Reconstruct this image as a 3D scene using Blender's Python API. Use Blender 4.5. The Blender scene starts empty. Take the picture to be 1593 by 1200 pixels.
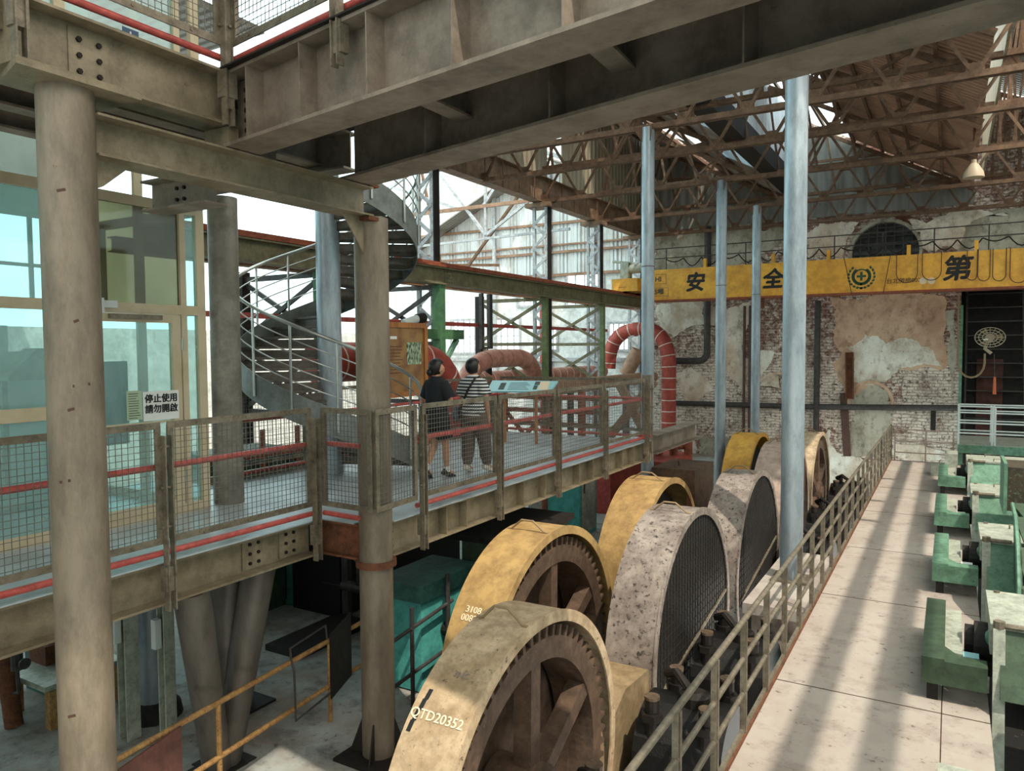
import bpy, bmesh, math, random
import numpy as np
from mathutils import Vector, Matrix
random.seed(7)
S = bpy.context.scene
COL = S.collection
PI = math.pi
R = math.radians
rnd = random.uniform

# ------------------------------------------------------------------ camera
YAW, PIT, ROL, FOC = R(30.380093), R(2.8595318), R(-.37261858), 1166.154
CAMP = Vector((0, 0, 1.72))
_f = Vector((-math.sin(YAW) * math.cos(PIT), math.cos(YAW) * math.cos(PIT), -math.sin(PIT)))
_r0 = Vector((math.cos(YAW), math.sin(YAW), 0))
_u0 = _r0.cross(_f)
_r = math.cos(ROL) * _r0 + math.sin(ROL) * _u0
_u = -math.sin(ROL) * _r0 + math.cos(ROL) * _u0
cd = bpy.data.cameras.new('camera')
cam = bpy.data.objects.new('camera', cd)
COL.objects.link(cam)
cam.matrix_world = Matrix(((_r.x, _u.x, -_f.x, 0), (_r.y, _u.y, -_f.y, 0), (_r.z, _u.z, -_f.z, CAMP.z), (0, 0, 0, 1)))
cd.sensor_fit = 'HORIZONTAL'
cd.sensor_width = 36
cd.lens = 36 * FOC / 1593
cd.clip_start = .05
cd.clip_end = 300
S.camera = cam


def on(px, py, ax, val):
    """survey helper: the point of the plane <axis ax = val> that the photo shows at a pixel"""
    d = _r * ((px - 796.5) / FOC) - _u * ((py - 600) / FOC) + _f
    return CAMP + d * ((val - CAMP[ax]) / d[ax])


# ------------------------------------------------------------------ materials
MATS = {}


def nodes(name):
    m = bpy.data.materials.new(name)
    m.use_nodes = True
    nt = m.node_tree
    b = nt.nodes['Principled BSDF']
    return m, nt, b


def nn(nt, t, **kw):
    n = nt.nodes.new(t)
    for k, v in kw.items():
        if k in n.inputs:
            n.inputs[k].default_value = v
        else:
            setattr(n, k, v)
    return n


def ramp(nt, src, p0, p1, c0=(0, 0, 0, 1), c1=(1, 1, 1, 1)):
    r = nt.nodes.new('ShaderNodeValToRGB')
    r.color_ramp.elements[0].position = p0
    r.color_ramp.elements[1].position = p1
    r.color_ramp.elements[0].color = c0
    r.color_ramp.elements[1].color = c1
    nt.links.new(src, r.inputs['Fac'])
    return r.outputs['Color']


def mixc(nt, fac, a, b):
    m = nt.nodes.new('ShaderNodeMix')
    m.data_type = 'RGBA'
    L = nt.links.new
    if hasattr(fac, 'links'):
        L(fac, m.inputs['Factor'])
    else:
        m.inputs['Factor'].default_value = fac
    for i, v in ((6, a), (7, b)):
        if hasattr(v, 'links'):
            L(v, m.inputs[i])
        else:
            m.inputs[i].default_value = (*v, 1) if len(v) == 3 else v
    return m.outputs[2]


def hexc(h):
    h = h.lstrip('#')
    out = []
    for i in (0, 2, 4):
        c = int(h[i:i + 2], 16) / 255
        out.append(c / 12.92 if c <= .04045 else ((c + .055) / 1.055) ** 2.4)
    return tuple(out)


def metal(name, base, dirt, rough=.5, met=0., scale=2.5, amt=(.45, .75), spots=None, spot_amt=(.6, .68), bump=.15, streak=1.):
    """painted or bare surface: base colour, large cloudy dirt, small spots of rust or chipped paint"""
    m, nt, b = nodes(name)
    L = nt.links.new
    tc = nn(nt, 'ShaderNodeTexCoord')
    mp = nn(nt, 'ShaderNodeMapping')
    mp.inputs['Scale'].default_value = (1, 1, streak)
    L(tc.outputs['Object'], mp.inputs['Vector'])
    n1 = nn(nt, 'ShaderNodeTexNoise', Scale=scale, Detail=8, Roughness=.65)
    L(mp.outputs[0], n1.inputs['Vector'])
    c = mixc(nt, ramp(nt, n1.outputs['Fac'], *amt), hexc(base), hexc(dirt))
    n2 = nn(nt, 'ShaderNodeTexNoise', Scale=scale * 9, Detail=6, Roughness=.7)
    L(tc.outputs['Object'], n2.inputs['Vector'])
    if bump > .03:
        n3 = nn(nt, 'ShaderNodeTexNoise', Scale=scale * 3.2, Detail=9, Roughness=.75)
        L(mp.outputs[0], n3.inputs['Vector'])
        c = mixc(nt, ramp(nt, n3.outputs['Fac'], .42, .78), c, tuple(v * .5 for v in hexc(dirt)))
    if spots:
        c = mixc(nt, ramp(nt, n2.outputs['Fac'], *spot_amt), c, hexc(spots))
    L(c, b.inputs['Base Color'])
    b.inputs['Roughness'].default_value = rough
    b.inputs['Metallic'].default_value = met
    if bump:
        bp = nn(nt, 'ShaderNodeBump', Strength=bump, Distance=.02)
        L(n2.outputs['Fac'], bp.inputs['Height'])
        L(bp.outputs[0], b.inputs['Normal'])
    MATS[name] = m
    return m


def plain(name, col, rough=.6, met=0.):
    m, nt, b = nodes(name)
    b.inputs['Base Color'].default_value = (*hexc(col), 1)
    b.inputs['Roughness'].default_value = rough
    b.inputs['Metallic'].default_value = met
    MATS[name] = m
    return m


metal('steel_grey', '8f8b80', '6f685c', .5, .2, 1.2, spots='5a4a3c', spot_amt=(.66, .72))
metal('girder', '938678', '6f6152', .55, .15, 1.1, spots='5b4436', spot_amt=(.66, .74))
metal('beam_olive', '968a72', '75684f', .5, .15, 1.5, spots='5c4a38', spot_amt=(.66, .74))
metal('column_beige', '8e8270', '6e6252', .48, .2, 1.3, spots='6a4a38', spot_amt=(.68, .74), streak=.35)
metal('column_dark', '68635b', '4d4841', .5, .2, 1.3, spots='5a4a3c', spot_amt=(.68, .74), streak=.35)
metal('column_blue', 'a8b4bb', '8b98a1', .35, .3, 1.5, spots='7a8791', spot_amt=(.68, .76), bump=.05, streak=.3)
metal('rail_grey', '8d8371', '655b4c', .5, .4, 4, spots='4a3a2e', spot_amt=(.6, .7))
metal('wire', '77736a', '55504a', .5, .5, 6, bump=0)
metal('red_pipe', 'c65c54', 'a5473f', .45, .1, 4, spots='5e3430', spot_amt=(.66, .76))
metal('rust', '7a4a2e', '4a2f22', .85, .1, 5, spots='9a6a45', spot_amt=(.6, .72), bump=.4)
metal('truss', '7d6049', '4f382a', .75, .1, 3, spots='a98a70', spot_amt=(.62, .74), bump=.25)
metal('gutter', '8a7058', '634a3a', .7, .1, 1.5, spots='a07a5e', spot_amt=(.62, .76))
metal('lattice_white', 'c3c8cc', '94969a', .6, .1, 4, spots='5b4a42', spot_amt=(.6, .7))
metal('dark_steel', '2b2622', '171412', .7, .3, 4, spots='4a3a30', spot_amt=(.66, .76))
metal('black_grease', '100e0c', '080706', .5, .3, 5, spots='4e4740', spot_amt=(.62, .74), bump=.4)
metal('bolt_dark', '2a241f', '171310', .6, .4, 8, bump=.1)
metal('bolt_cap', '6e5c48', '4a3c30', .6, .3, 8, bump=.1)
metal('guard_yellow', 'b99a64', '95734a', .55, .05, 1.6, spots='6b4b2c', spot_amt=(.68, .74), bump=.08)
metal('guard_cream', 'c8b293', 'a08562', .6, .05, 2.2, (.42, .7), spots='57473a', spot_amt=(.6, .68), bump=.1)
metal('guard_grey', 'a59a90', '6e6058', .6, .1, 1.8, (.42, .7), spots='2f2a28', spot_amt=(.55, .64), bump=.12)
metal('guard_amber', 'd6a440', 'b98430', .55, .05, 1.5, spots='7a5426', spot_amt=(.7, .76), bump=.08)
metal('guard_pink', 'b5a193', '9a8070', .6, .05, 2, spots='604c40', spot_amt=(.64, .72), bump=.08)
metal('gear_iron', '6b5646', '45362b', .6, .35, 3, spots='8d7660', spot_amt=(.62, .74), bump=.2)
metal('mesh_dark', '2c2926', '151312', .6, .3, 3, spots='5d564f', spot_amt=(.6, .75), bump=.2)
metal('green_mint', '6f9a80', '4a6e56', .55, .1, 2.5, spots='34402f', spot_amt=(.62, .7), bump=.1)
metal('green_pale', 'b4b9a9', '8f9486', .6, .15, 3, spots='5c5a50', spot_amt=(.62, .72), bump=.1)
metal('green_dark', '40563f', '2c3a2a', .6, .1, 2.5, spots='6a5a42', spot_amt=(.64, .74))
metal('green_tower', '6f7f52', '57633f', .6, .1, 2.5, spots='6b4e34', spot_amt=(.62, .72))
metal('green_leg', '4f7d54', '3d6243', .6, .1, 2.5, spots='5a4a36', spot_amt=(.66, .74))
metal('teal', '5cb8b0', '449a92', .5, .1, 2, spots='3a5a52', spot_amt=(.64, .72))
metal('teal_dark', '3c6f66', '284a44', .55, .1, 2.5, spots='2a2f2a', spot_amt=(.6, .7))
metal('runway', '7e7a5c', '5d563e', .65, .1, 2.5, spots='6a4630', spot_amt=(.58, .7))
metal('rust_top', '9a5238', '6e3a28', .8, .05, 3, spots='c09070', spot_amt=(.64, .74))
metal('crane_yellow', 'eaae3c', 'd8922a', .5, .05, .8, spots='8a5a2a', spot_amt=(.7, .78), bump=.05)
metal('duct_red', 'c28c7a', 'a86654', .6, .1, 2, spots='c9a08c', spot_amt=(.62, .76), bump=.05)
metal('duct_crimson', 'ac4a3c', '8f3c32', .55, .1, 2, spots='c08070', spot_amt=(.68, .78), bump=.05)
metal('duct_tan', 'a3826a', '8a6650', .65, .1, 2, spots='6d4c3a', spot_amt=(.64, .74), bump=.05)
metal('duct_ochre', 'a08a68', '7d6a4e', .6, .1, 2, spots='5d4a36', spot_amt=(.64, .74), bump=.05)
metal('white_band', 'd8d0c4', 'b5aa9c', .6, 0, 4, bump=0)
metal('yellow_rail', 'b08a52', '8a5c34', .6, .1, 5, spots='5d3a24', spot_amt=(.55, .66))
metal('stainless', 'b9bbb6', '9a9a92', .28, .85, 3, bump=.03)
metal('stair_dark', '6a645a', '4c463e', .6, .2, 3, spots='3a332c', spot_amt=(.6, .7))
metal('stringer', '7d8480', '626660', .5, .2, 1.5, spots='5a544a', spot_amt=(.66, .74))
metal('frame_cream', 'c9bb9c', 'b5a585', .45, .1, 3, spots='8a7a60', spot_amt=(.7, .78), bump=.03)
metal('panel_white', 'd5dcd8', 'b8c4c0', .5, 0, 1.5, spots='8fa09c', spot_amt=(.66, .78), bump=.02)
metal('drum_rust', '4a3d2c', '2f2a20', .7, .1, 2.5, spots='5f7a5a', spot_amt=(.56, .7))
metal('wood_frame', 'b5763c', '94592c', .5, 0, 3, bump=.05, streak=.2)
metal('pipe_dark', '4d4a48', '352f2c', .55, .3, 4, spots='6a5a50', spot_amt=(.62, .74))
metal('pipe_brown', '5d4036', '42302a', .6, .2, 4, bump=.1)
metal('whitewash', 'eef2f0', 'cfd6d4', .85, 0, 1.2, spots='a3928a', spot_amt=(.62, .72), bump=.2)
metal('bulk_dark', '6a4238', '4a2f28', .8, 0, 1.5, spots='352722', spot_amt=(.6, .72))
plain('skin', 'b98a6c', .55)
plain('hair', '120f0e', .45)
plain('black_cloth', '14171d', .85)
plain('shorts_cloth', '15151a', .85)
plain('trousers_cloth', '5d5149', .9)
plain('strap', '2a1d18', .6)
plain('shoe_black', '17171a', .6)
plain('shoe_white', 'cfc6b8', .6)
plain('sock', 'd8d8d4', .8)
plain('paper', 'e6e9e4', .6)
plain('paper_green', 'a9bf9f', .6)
plain('ink', '16181a', .7)
plain('ink_grey', '3f4a44', .7)
plain('ink_green', '1d4a2c', .6)
plain('chalk', 'e3d9b8', .8)
plain('blue_sign', '33506e', .5)
plain('sign_cream', 'dcc7a6', .6)
plain('cable_black', '1d1a18', .6)
plain('bag_grey', '59606a', .6)
plain('rope_tan', '8f7a5a', .7)
plain('orange_tool', 'c8643c', .6)
plain('lamp_white', 'b5a68e', .5)


def striped():
    m, nt, b = nodes('striped_cloth')
    L = nt.links.new
    tc = nn(nt, 'ShaderNodeTexCoord')
    sx = nn(nt, 'ShaderNodeSeparateXYZ')
    L(tc.outputs['Object'], sx.inputs[0])
    mu = nn(nt, 'ShaderNodeMath', operation='MULTIPLY')
    mu.inputs[1].default_value = 1 / .046
    L(sx.outputs['Z'], mu.inputs[0])
    fr = nn(nt, 'ShaderNodeMath', operation='FRACT')
    L(mu.outputs[0], fr.inputs[0])
    L(ramp(nt, fr.outputs[0], .42, .48, (*hexc('d9dcd8'), 1), (*hexc('2c3138'), 1)), b.inputs['Base Color'])
    b.inputs['Roughness'].default_value = .85
    MATS['striped_cloth'] = m


striped()


def wallcoords(nt):
    tc = nn(nt, 'ShaderNodeTexCoord')
    sx = nn(nt, 'ShaderNodeSeparateXYZ')
    nt.links.new(tc.outputs['Object'], sx.inputs[0])
    cb = nn(nt, 'ShaderNodeCombineXYZ')
    nt.links.new(sx.outputs['X'], cb.inputs['X'])
    nt.links.new(sx.outputs['Z'], cb.inputs['Y'])
    return cb.outputs[0], tc.outputs['Object']


def brickmat():
    m, nt, b = nodes('old_brick')
    L = nt.links.new
    v, obj = wallcoords(nt)
    nz = nn(nt, 'ShaderNodeTexNoise', Scale=3., Detail=4)
    L(obj, nz.inputs['Vector'])
    ad = nn(nt, 'ShaderNodeVectorMath', operation='MULTIPLY_ADD')
    L(nz.outputs['Color'], ad.inputs[0])
    ad.inputs[1].default_value = (.12, .12, 0)
    L(v, ad.inputs[2])
    bt = nn(nt, 'ShaderNodeTexBrick', Scale=1.)
    bt.inputs['Brick Width'].default_value = .30
    bt.inputs['Row Height'].default_value = .105
    bt.inputs['Mortar Size'].default_value = .014
    bt.inputs['Mortar Smooth'].default_value = .3
    bt.inputs['Color1'].default_value = (*hexc('a88478'), 1)
    bt.inputs['Color2'].default_value = (*hexc('7d5448'), 1)
    bt.inputs['Mortar'].default_value = (*hexc('54443a'), 1)
    L(ad.outputs[0], bt.inputs['Vector'])
    n1 = nn(nt, 'ShaderNodeTexNoise', Scale=.55, Detail=8, Roughness=.7)
    L(obj, n1.inputs['Vector'])
    n2 = nn(nt, 'ShaderNodeTexNoise', Scale=5, Detail=8, Roughness=.75)
    L(obj, n2.inputs['Vector'])
    # remains of whitewash on the brick faces
    w0 = nn(nt, 'ShaderNodeMath', operation='ADD')
    L(n1.outputs['Fac'], w0.inputs[0])
    L(n2.outputs['Fac'], w0.inputs[1])
    sz = nn(nt, 'ShaderNodeSeparateXYZ')
    L(obj, sz.inputs[0])
    zr = nn(nt, 'ShaderNodeMapRange')
    zr.inputs['From Min'].default_value = .9
    zr.inputs['From Max'].default_value = 2.2
    zr.inputs['To Min'].default_value = .05
    zr.inputs['To Max'].default_value = -.06
    L(sz.outputs['Z'], zr.inputs['Value'])
    ww = nn(nt, 'ShaderNodeMath', operation='ADD')     # the lime wash was kept up on the lower wall
    L(w0.outputs[0], ww.inputs[0])
    L(zr.outputs[0], ww.inputs[1])
    c = mixc(nt, ramp(nt, ww.outputs[0], .92, 1.1), bt.outputs['Color'], hexc('e0d3c4'))
    inv = ramp(nt, bt.outputs['Fac'], .3, .8)
    c = mixc(nt, inv, c, mixc(nt, ramp(nt, ww.outputs[0], .86, 1.22), hexc('4a3a32'), hexc('b0a598')))
    n4 = nn(nt, 'ShaderNodeTexNoise', Scale=9, Detail=6, Roughness=.7)
    L(obj, n4.inputs['Vector'])
    c = mixc(nt, ramp(nt, n4.outputs['Fac'], .53, .64), c, hexc('5f4a3f'))
    n5 = nn(nt, 'ShaderNodeTexNoise', Scale=1.1, Detail=9, Roughness=.75)
    L(obj, n5.inputs['Vector'])
    c = mixc(nt, ramp(nt, n5.outputs['Fac'], .5, .66), c, hexc('6b4e40'))
    L(c, b.inputs['Base Color'])
    b.inputs['Roughness'].default_value = .9
    bp = nn(nt, 'ShaderNodeBump', Strength=.9, Distance=.04, invert=True)
    L(bt.outputs['Fac'], bp.inputs['Height'])
    L(bp.outputs[0], b.inputs['Normal'])
    MATS['old_brick'] = m


brickmat()


def plastermat(name, base, stain, dark, sc=.7, p=(.42, .62)):
    m, nt, b = nodes(name)
    L = nt.links.new
    tc = nn(nt, 'ShaderNodeTexCoord')
    mp = nn(nt, 'ShaderNodeMapping')
    mp.inputs['Scale'].default_value = (1, 1, .8)
    L(tc.outputs['Object'], mp.inputs['Vector'])
    n1 = nn(nt, 'ShaderNodeTexNoise', Scale=sc, Detail=9, Roughness=.7)
    n2 = nn(nt, 'ShaderNodeTexNoise', Scale=sc * 4.5, Detail=9, Roughness=.72)
    n3 = nn(nt, 'ShaderNodeTexNoise', Scale=sc * 18, Detail=6, Roughness=.7)
    for n in (n1, n2, n3):
        L(mp.outputs[0], n.inputs['Vector'])
    c = mixc(nt, ramp(nt, n1.outputs['Fac'], *p), hexc(base), hexc(stain))
    c = mixc(nt, ramp(nt, n2.outputs['Fac'], .5, .75), c, hexc(dark))
    c = mixc(nt, ramp(nt, n3.outputs['Fac'], .62, .7), c, hexc('5a4a40'))
    L(c, b.inputs['Base Color'])
    b.inputs['Roughness'].default_value = .9
    bp = nn(nt, 'ShaderNodeBump', Strength=.35, Distance=.04)
    L(n2.outputs['Fac'], bp.inputs['Height'])
    L(bp.outputs[0], b.inputs['Normal'])
    MATS[name] = m


plastermat('plaster', 'e6dfd0', 'c4aa92', '8a6e5a')
plastermat('plaster_warm', 'd9bb9e', 'b8937a', '74523e')
plastermat('plaster_pale', 'ecece0', 'bfae98', '8f7a66')
plastermat('plaster_grey', 'b8b3a2', '8a8270', '4f4a40', .9)
plastermat('concrete', 'b3aca2', '9a8f86', '756b64', .8)
plastermat('concrete_walk', 'a89f95', '9a8c82', '80736a', .6, (.4, .7))
plastermat('ground_dust', 'a0a6a2', '857a6e', '4c4844', .6, (.4, .6))
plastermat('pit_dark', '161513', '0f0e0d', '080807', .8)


def corrugated(name, base, dirt, axis, pitch=.16, rough=.6, trans=0.):
    m, nt, b = nodes(name)
    L = nt.links.new
    tc = nn(nt, 'ShaderNodeTexCoord')
    mp = nn(nt, 'ShaderNodeMapping')
    mp.inputs['Scale'].default_value = (1, 1, .35)
    L(tc.outputs['Object'], mp.inputs['Vector'])
    n1 = nn(nt, 'ShaderNodeTexNoise', Scale=1.5, Detail=8, Roughness=.7)
    L(mp.outputs[0], n1.inputs['Vector'])
    L(mixc(nt, ramp(nt, n1.outputs['Fac'], .45, .72), hexc(base), hexc(dirt)), b.inputs['Base Color'])
    b.inputs['Roughness'].default_value = rough
    sx = nn(nt, 'ShaderNodeSeparateXYZ')
    L(tc.outputs['Object'], sx.inputs[0])
    mu = nn(nt, 'ShaderNodeMath', operation='MULTIPLY')
    mu.inputs[1].default_value = 2 * PI / pitch
    L(sx.outputs[axis], mu.inputs[0])
    si = nn(nt, 'ShaderNodeMath', operation='SINE')
    L(mu.outputs[0], si.inputs[0])
    bp = nn(nt, 'ShaderNodeBump', Strength=.9, Distance=.03)
    L(si.outputs[0], bp.inputs['Height'])
    L(bp.outputs[0], b.inputs['Normal'])
    if trans:
        b.inputs['Transmission Weight'].default_value = trans
    MATS[name] = m


corrugated('sheet_white', 'e4ecee', 'b5aaa0', 'X')
corrugated('sheet_clerestory', 'a39a84', '7d6f5a', 'Y', .3)
corrugated('sheet_clerestory_white', 'c9ccd0', 'a5a3a0', 'Y', .12)
corrugated('sheet_roof', 'b08a72', '8a6a58', 'Y', .2)
corrugated('sheet_roof_grey', '9a9690', '7c7468', 'Y', .2)
corrugated('sheet_gable', '8d8c84', '6c6a62', 'X', .35)


def checker():
    m, nt, b = nodes('checker_plate')
    L = nt.links.new
    tc = nn(nt, 'ShaderNodeTexCoord')
    n1 = nn(nt, 'ShaderNodeTexNoise', Scale=2, Detail=6)
    L(tc.outputs['Object'], n1.inputs['Vector'])
    L(mixc(nt, ramp(nt, n1.outputs['Fac'], .4, .7), hexc('c2ced2'), hexc('98a2a6')), b.inputs['Base Color'])
    b.inputs['Metallic'].default_value = .25
    b.inputs['Roughness'].default_value = .38
    hs = []
    for a in (R(45), R(-45)):
        mp = nn(nt, 'ShaderNodeMapping')
        mp.inputs['Rotation'].default_value = (0, 0, a)
        mp.inputs['Scale'].default_value = (24, 9, 1)
        L(tc.outputs['Object'], mp.inputs['Vector'])
        vt = nn(nt, 'ShaderNodeTexVoronoi', Scale=1)
        vt.inputs['Randomness'].default_value = 0
        L(mp.outputs[0], vt.inputs['Vector'])
        hs.append(ramp(nt, vt.outputs['Distance'], .1, .3, (1, 1, 1, 1), (0, 0, 0, 1)))
    mx = nn(nt, 'ShaderNodeMath', operation='MAXIMUM')
    L(hs[0], mx.inputs[0])
    L(hs[1], mx.inputs[1])
    bp = nn(nt, 'ShaderNodeBump', Strength=.6, Distance=.01)
    L(mx.outputs[0], bp.inputs['Height'])
    L(bp.outputs[0], b.inputs['Normal'])
    MATS['checker_plate'] = m


checker()


def glassmat(name, tint, milk, fac_milk, fac_gloss):
    m, nt, b = nodes(name)
    nt.nodes.remove(b)
    L = nt.links.new
    out = nt.nodes['Material Output']
    tr = nn(nt, 'ShaderNodeBsdfTransparent')
    tr.inputs['Color'].default_value = (*hexc(tint), 1)
    df = nn(nt, 'ShaderNodeBsdfTranslucent')
    df.inputs['Color'].default_value = (*hexc(milk), 1)
    d2 = nn(nt, 'ShaderNodeBsdfDiffuse')
    d2.inputs['Color'].default_value = (*hexc(milk), 1)
    ms0 = nn(nt, 'ShaderNodeMixShader')
    ms0.inputs[0].default_value = .5
    L(df.outputs[0], ms0.inputs[1])
    L(d2.outputs[0], ms0.inputs[2])
    gl = nn(nt, 'ShaderNodeBsdfGlossy')
    gl.inputs['Roughness'].default_value = .06
    tc = nn(nt, 'ShaderNodeTexCoord')
    n1 = nn(nt, 'ShaderNodeTexNoise', Scale=1.2, Detail=6)
    L(tc.outputs['Object'], n1.inputs['Vector'])
    mu = nn(nt, 'ShaderNodeMath', operation='MULTIPLY')
    mu.inputs[1].default_value = fac_milk * 2
    L(n1.outputs['Fac'], mu.inputs[0])
    ms = nn(nt, 'ShaderNodeMixShader')
    L(mu.outputs[0], ms.inputs[0])
    L(tr.outputs[0], ms.inputs[1])
    L(ms0.outputs[0], ms.inputs[2])
    m2 = nn(nt, 'ShaderNodeMixShader')
    m2.inputs[0].default_value = fac_gloss
    L(ms.outputs[0], m2.inputs[1])
    L(gl.outputs[0], m2.inputs[2])
    L(m2.outputs[0], out.inputs['Surface'])
    MATS[name] = m


glassmat('teal_glass', 'dcf3f2', 'd2e9e6', .24, .09)
glassmat('dusty_glass', 'a8a48c', '8a8468', .3, .1)
glassmat('window_glass', '8fa0a0', '4a5050', .3, .1)


def board_mat():
    m, nt, b = nodes('board_print')
    L = nt.links.new
    tc = nn(nt, 'ShaderNodeTexCoord')
    n1 = nn(nt, 'ShaderNodeTexNoise', Scale=4, Detail=6)
    L(tc.outputs['Object'], n1.inputs['Vector'])
    L(mixc(nt, ramp(nt, n1.outputs['Fac'], .4, .65), hexc('9a7440'), hexc('7a4f2a')), b.inputs['Base Color'])
    b.inputs['Roughness'].default_value = .4
    MATS['board_print'] = m
    m, nt, b = nodes('bamboo_photo')
    L = nt.links.new
    tc = nn(nt, 'ShaderNodeTexCoord')
    mp = nn(nt, 'ShaderNodeMapping')
    mp.inputs['Scale'].default_value = (1, 6, 2)
    mp.inputs['Rotation'].default_value = (.5, 0, 0)
    L(tc.outputs['Object'], mp.inputs['Vector'])
    n1 = nn(nt, 'ShaderNodeTexNoise', Scale=6, Detail=5)
    L(mp.outputs[0], n1.inputs['Vector'])
    L(ramp(nt, n1.outputs['Fac'], .42, .6, (*hexc('2f4a34'), 1), (*hexc('b9c9a8'), 1)), b.inputs['Base Color'])
    MATS['bamboo_photo'] = m


board_mat()
plain('panel_teal', '8fc3c8', .35)


def sheet_clear():
    m, nt, b = nodes('skylight_sheet')
    nt.nodes.remove(b)
    L = nt.links.new
    a = nn(nt, 'ShaderNodeBsdfTranslucent')
    a.inputs['Color'].default_value = (*hexc('e6f0f6'), 1)
    d = nn(nt, 'ShaderNodeBsdfTransparent')
    d.inputs['Color'].default_value = (*hexc('d8e8f2'), 1)
    ms = nn(nt, 'ShaderNodeMixShader')
    ms.inputs[0].default_value = .35
    L(a.outputs[0], ms.inputs[1])
    L(d.outputs[0], ms.inputs[2])
    L(ms.outputs[0], nt.nodes['Material Output'].inputs['Surface'])
    MATS['skylight_sheet'] = m


sheet_clear()


# ------------------------------------------------------------------ mesh building
class MB:
    def __init__(s):
        s.v, s.f, s.st = [], [], []

    def add(s, vs, fs):
        o = len(s.v)
        s.st.append((o, len(s.f)))
        s.v += [tuple(v) for v in vs]
        s.f += [tuple(i + o for i in f) for f in fs]
        return s

    def box(s, x0, x1, y0, y1, z0, z1):
        e = [rnd(0, .0012) for _ in range(6)]     # no two faces exactly in one plane
        x0, x1, y0, y1, z0, z1 = x0 + e[0], x1 - e[1], y0 + e[2], y1 - e[3], z0 + e[4], z1 - e[5]
        vs = [(x, y, z) for x in (x0, x1) for y in (y0, y1) for z in (z0, z1)]
        return s.add(vs, [(0, 1, 3, 2), (4, 6, 7, 5), (0, 4, 5, 1), (2, 3, 7, 6), (0, 2, 6, 4), (1, 5, 7, 3)])

    def bar(s, p, q, w, h, up=(0, 0, 1)):
        """rectangular bar from p to q: w across, h along up"""
        p, q = Vector(p), Vector(q)
        d = (q - p).normalized()
        u = Vector(up)
        if abs(d.dot(u)) > .98:
            u = Vector((0, 1, 0))
        a = d.cross(u).normalized()
        b = a.cross(d).normalized()
        w, h = w - rnd(0, .02) * min(w, .06), h - rnd(0, .02) * min(h, .06)
        p, q = p + d * rnd(0, .0008), q - d * rnd(0, .0008)
        vs = [c + a * (i * w / 2) + b * (j * h / 2) for c in (p, q) for i, j in ((-1, -1), (1, -1), (1, 1), (-1, 1))]
        return s.add(vs, [(3, 2, 1, 0), (4, 5, 6, 7), (0, 1, 5, 4), (1, 2, 6, 5), (2, 3, 7, 6), (3, 0, 4, 7)])

    def tube(s, pts, r, n=10, cap=True):
        pts = [Vector(p) for p in pts]
        rs = r if isinstance(r, (list, tuple)) else [r] * len(pts)
        t0 = (pts[1] - pts[0]).normalized()
        a = t0.cross(Vector((0, 0, 1)) if abs(t0.z) < .9 else Vector((0, 1, 0))).normalized()
        vs, fs = [], []
        for i, p in enumerate(pts):
            if i == 0:
                t = t0
            elif i == len(pts) - 1:
                t = (pts[i] - pts[i - 1]).normalized()
            else:
                t = ((pts[i] - pts[i - 1]).normalized() + (pts[i + 1] - pts[i]).normalized())
                t = t.normalized() if t.length > 1e-6 else t0
            a = (a - t * a.dot(t)).normalized()
            b = t.cross(a)
            vs += [p + (a * math.cos(2 * PI * k / n) + b * math.sin(2 * PI * k / n)) * rs[i] for k in range(n)]
        for i in range(len(pts) - 1):
            for k in range(n):
                k2 = (k + 1) % n
                fs.append((i * n + k, i * n + k2, (i + 1) * n + k2, (i + 1) * n + k))
        if cap:
            fs.append(tuple(range(n - 1, -1, -1)))
            fs.append(tuple((len(pts) - 1) * n + k for k in range(n)))
        return s.add(vs, fs)

    def cyl(s, p, q, r, n=24):
        return s.tube([p, q], r, n)

    def prism(s, poly, d):
        """poly: list of 3-D points, extruded by vector d"""
        d = Vector(d)
        n = len(poly)
        P = [Vector(p) for p in poly]
        return s.add(P + [p + d for p in P], [tuple(range(n - 1, -1, -1)), tuple(range(n, 2 * n))] +
                     [(i, (i + 1) % n, (i + 1) % n + n, i + n) for i in range(n)])

    def lathe(s, c, axis, prof, n=28):
        """prof: (radius, distance along axis)"""
        c, ax = Vector(c), Vector(axis).normalized()
        a = ax.cross(Vector((0, 0, 1)) if abs(ax.z) < .9 else Vector((1, 0, 0))).normalized()
        b = ax.cross(a)
        vs = [c + ax * h + (a * math.cos(2 * PI * k / n) + b * math.sin(2 * PI * k / n)) * r for r, h in prof for k in range(n)]
        fs = [(i * n + k, i * n + (k + 1) % n, (i + 1) * n + (k + 1) % n, (i + 1) * n + k) for i in range(len(prof) - 1) for k in range(n)]
        fs += [tuple(range(n - 1, -1, -1)), tuple((len(prof) - 1) * n + k for k in range(n))]
        return s.add(vs, fs)

    def arc(s, x0, x1, cy, cz, r0, r1, a0, a1, n=40):
        """ring sector round the X axis; angle 0 is +Y, 90 is up"""
        vs, fs = [], []
        for i in range(n + 1):
            a = R(a0 + (a1 - a0) * i / n)
            for x, r in ((x0, r0), (x0, r1), (x1, r1), (x1, r0)):
                vs.append((x, cy + r * math.cos(a), cz + r * math.sin(a)))
        for i in range(n):
            for k in range(4):
                k2 = (k + 1) % 4
                fs.append((i * 4 + k, i * 4 + k2, i * 4 + 4 + k2, i * 4 + 4 + k))
        fs += [(3, 2, 1, 0), (n * 4, n * 4 + 1, n * 4 + 2, n * 4 + 3)]
        return s.add(vs, fs)

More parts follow.
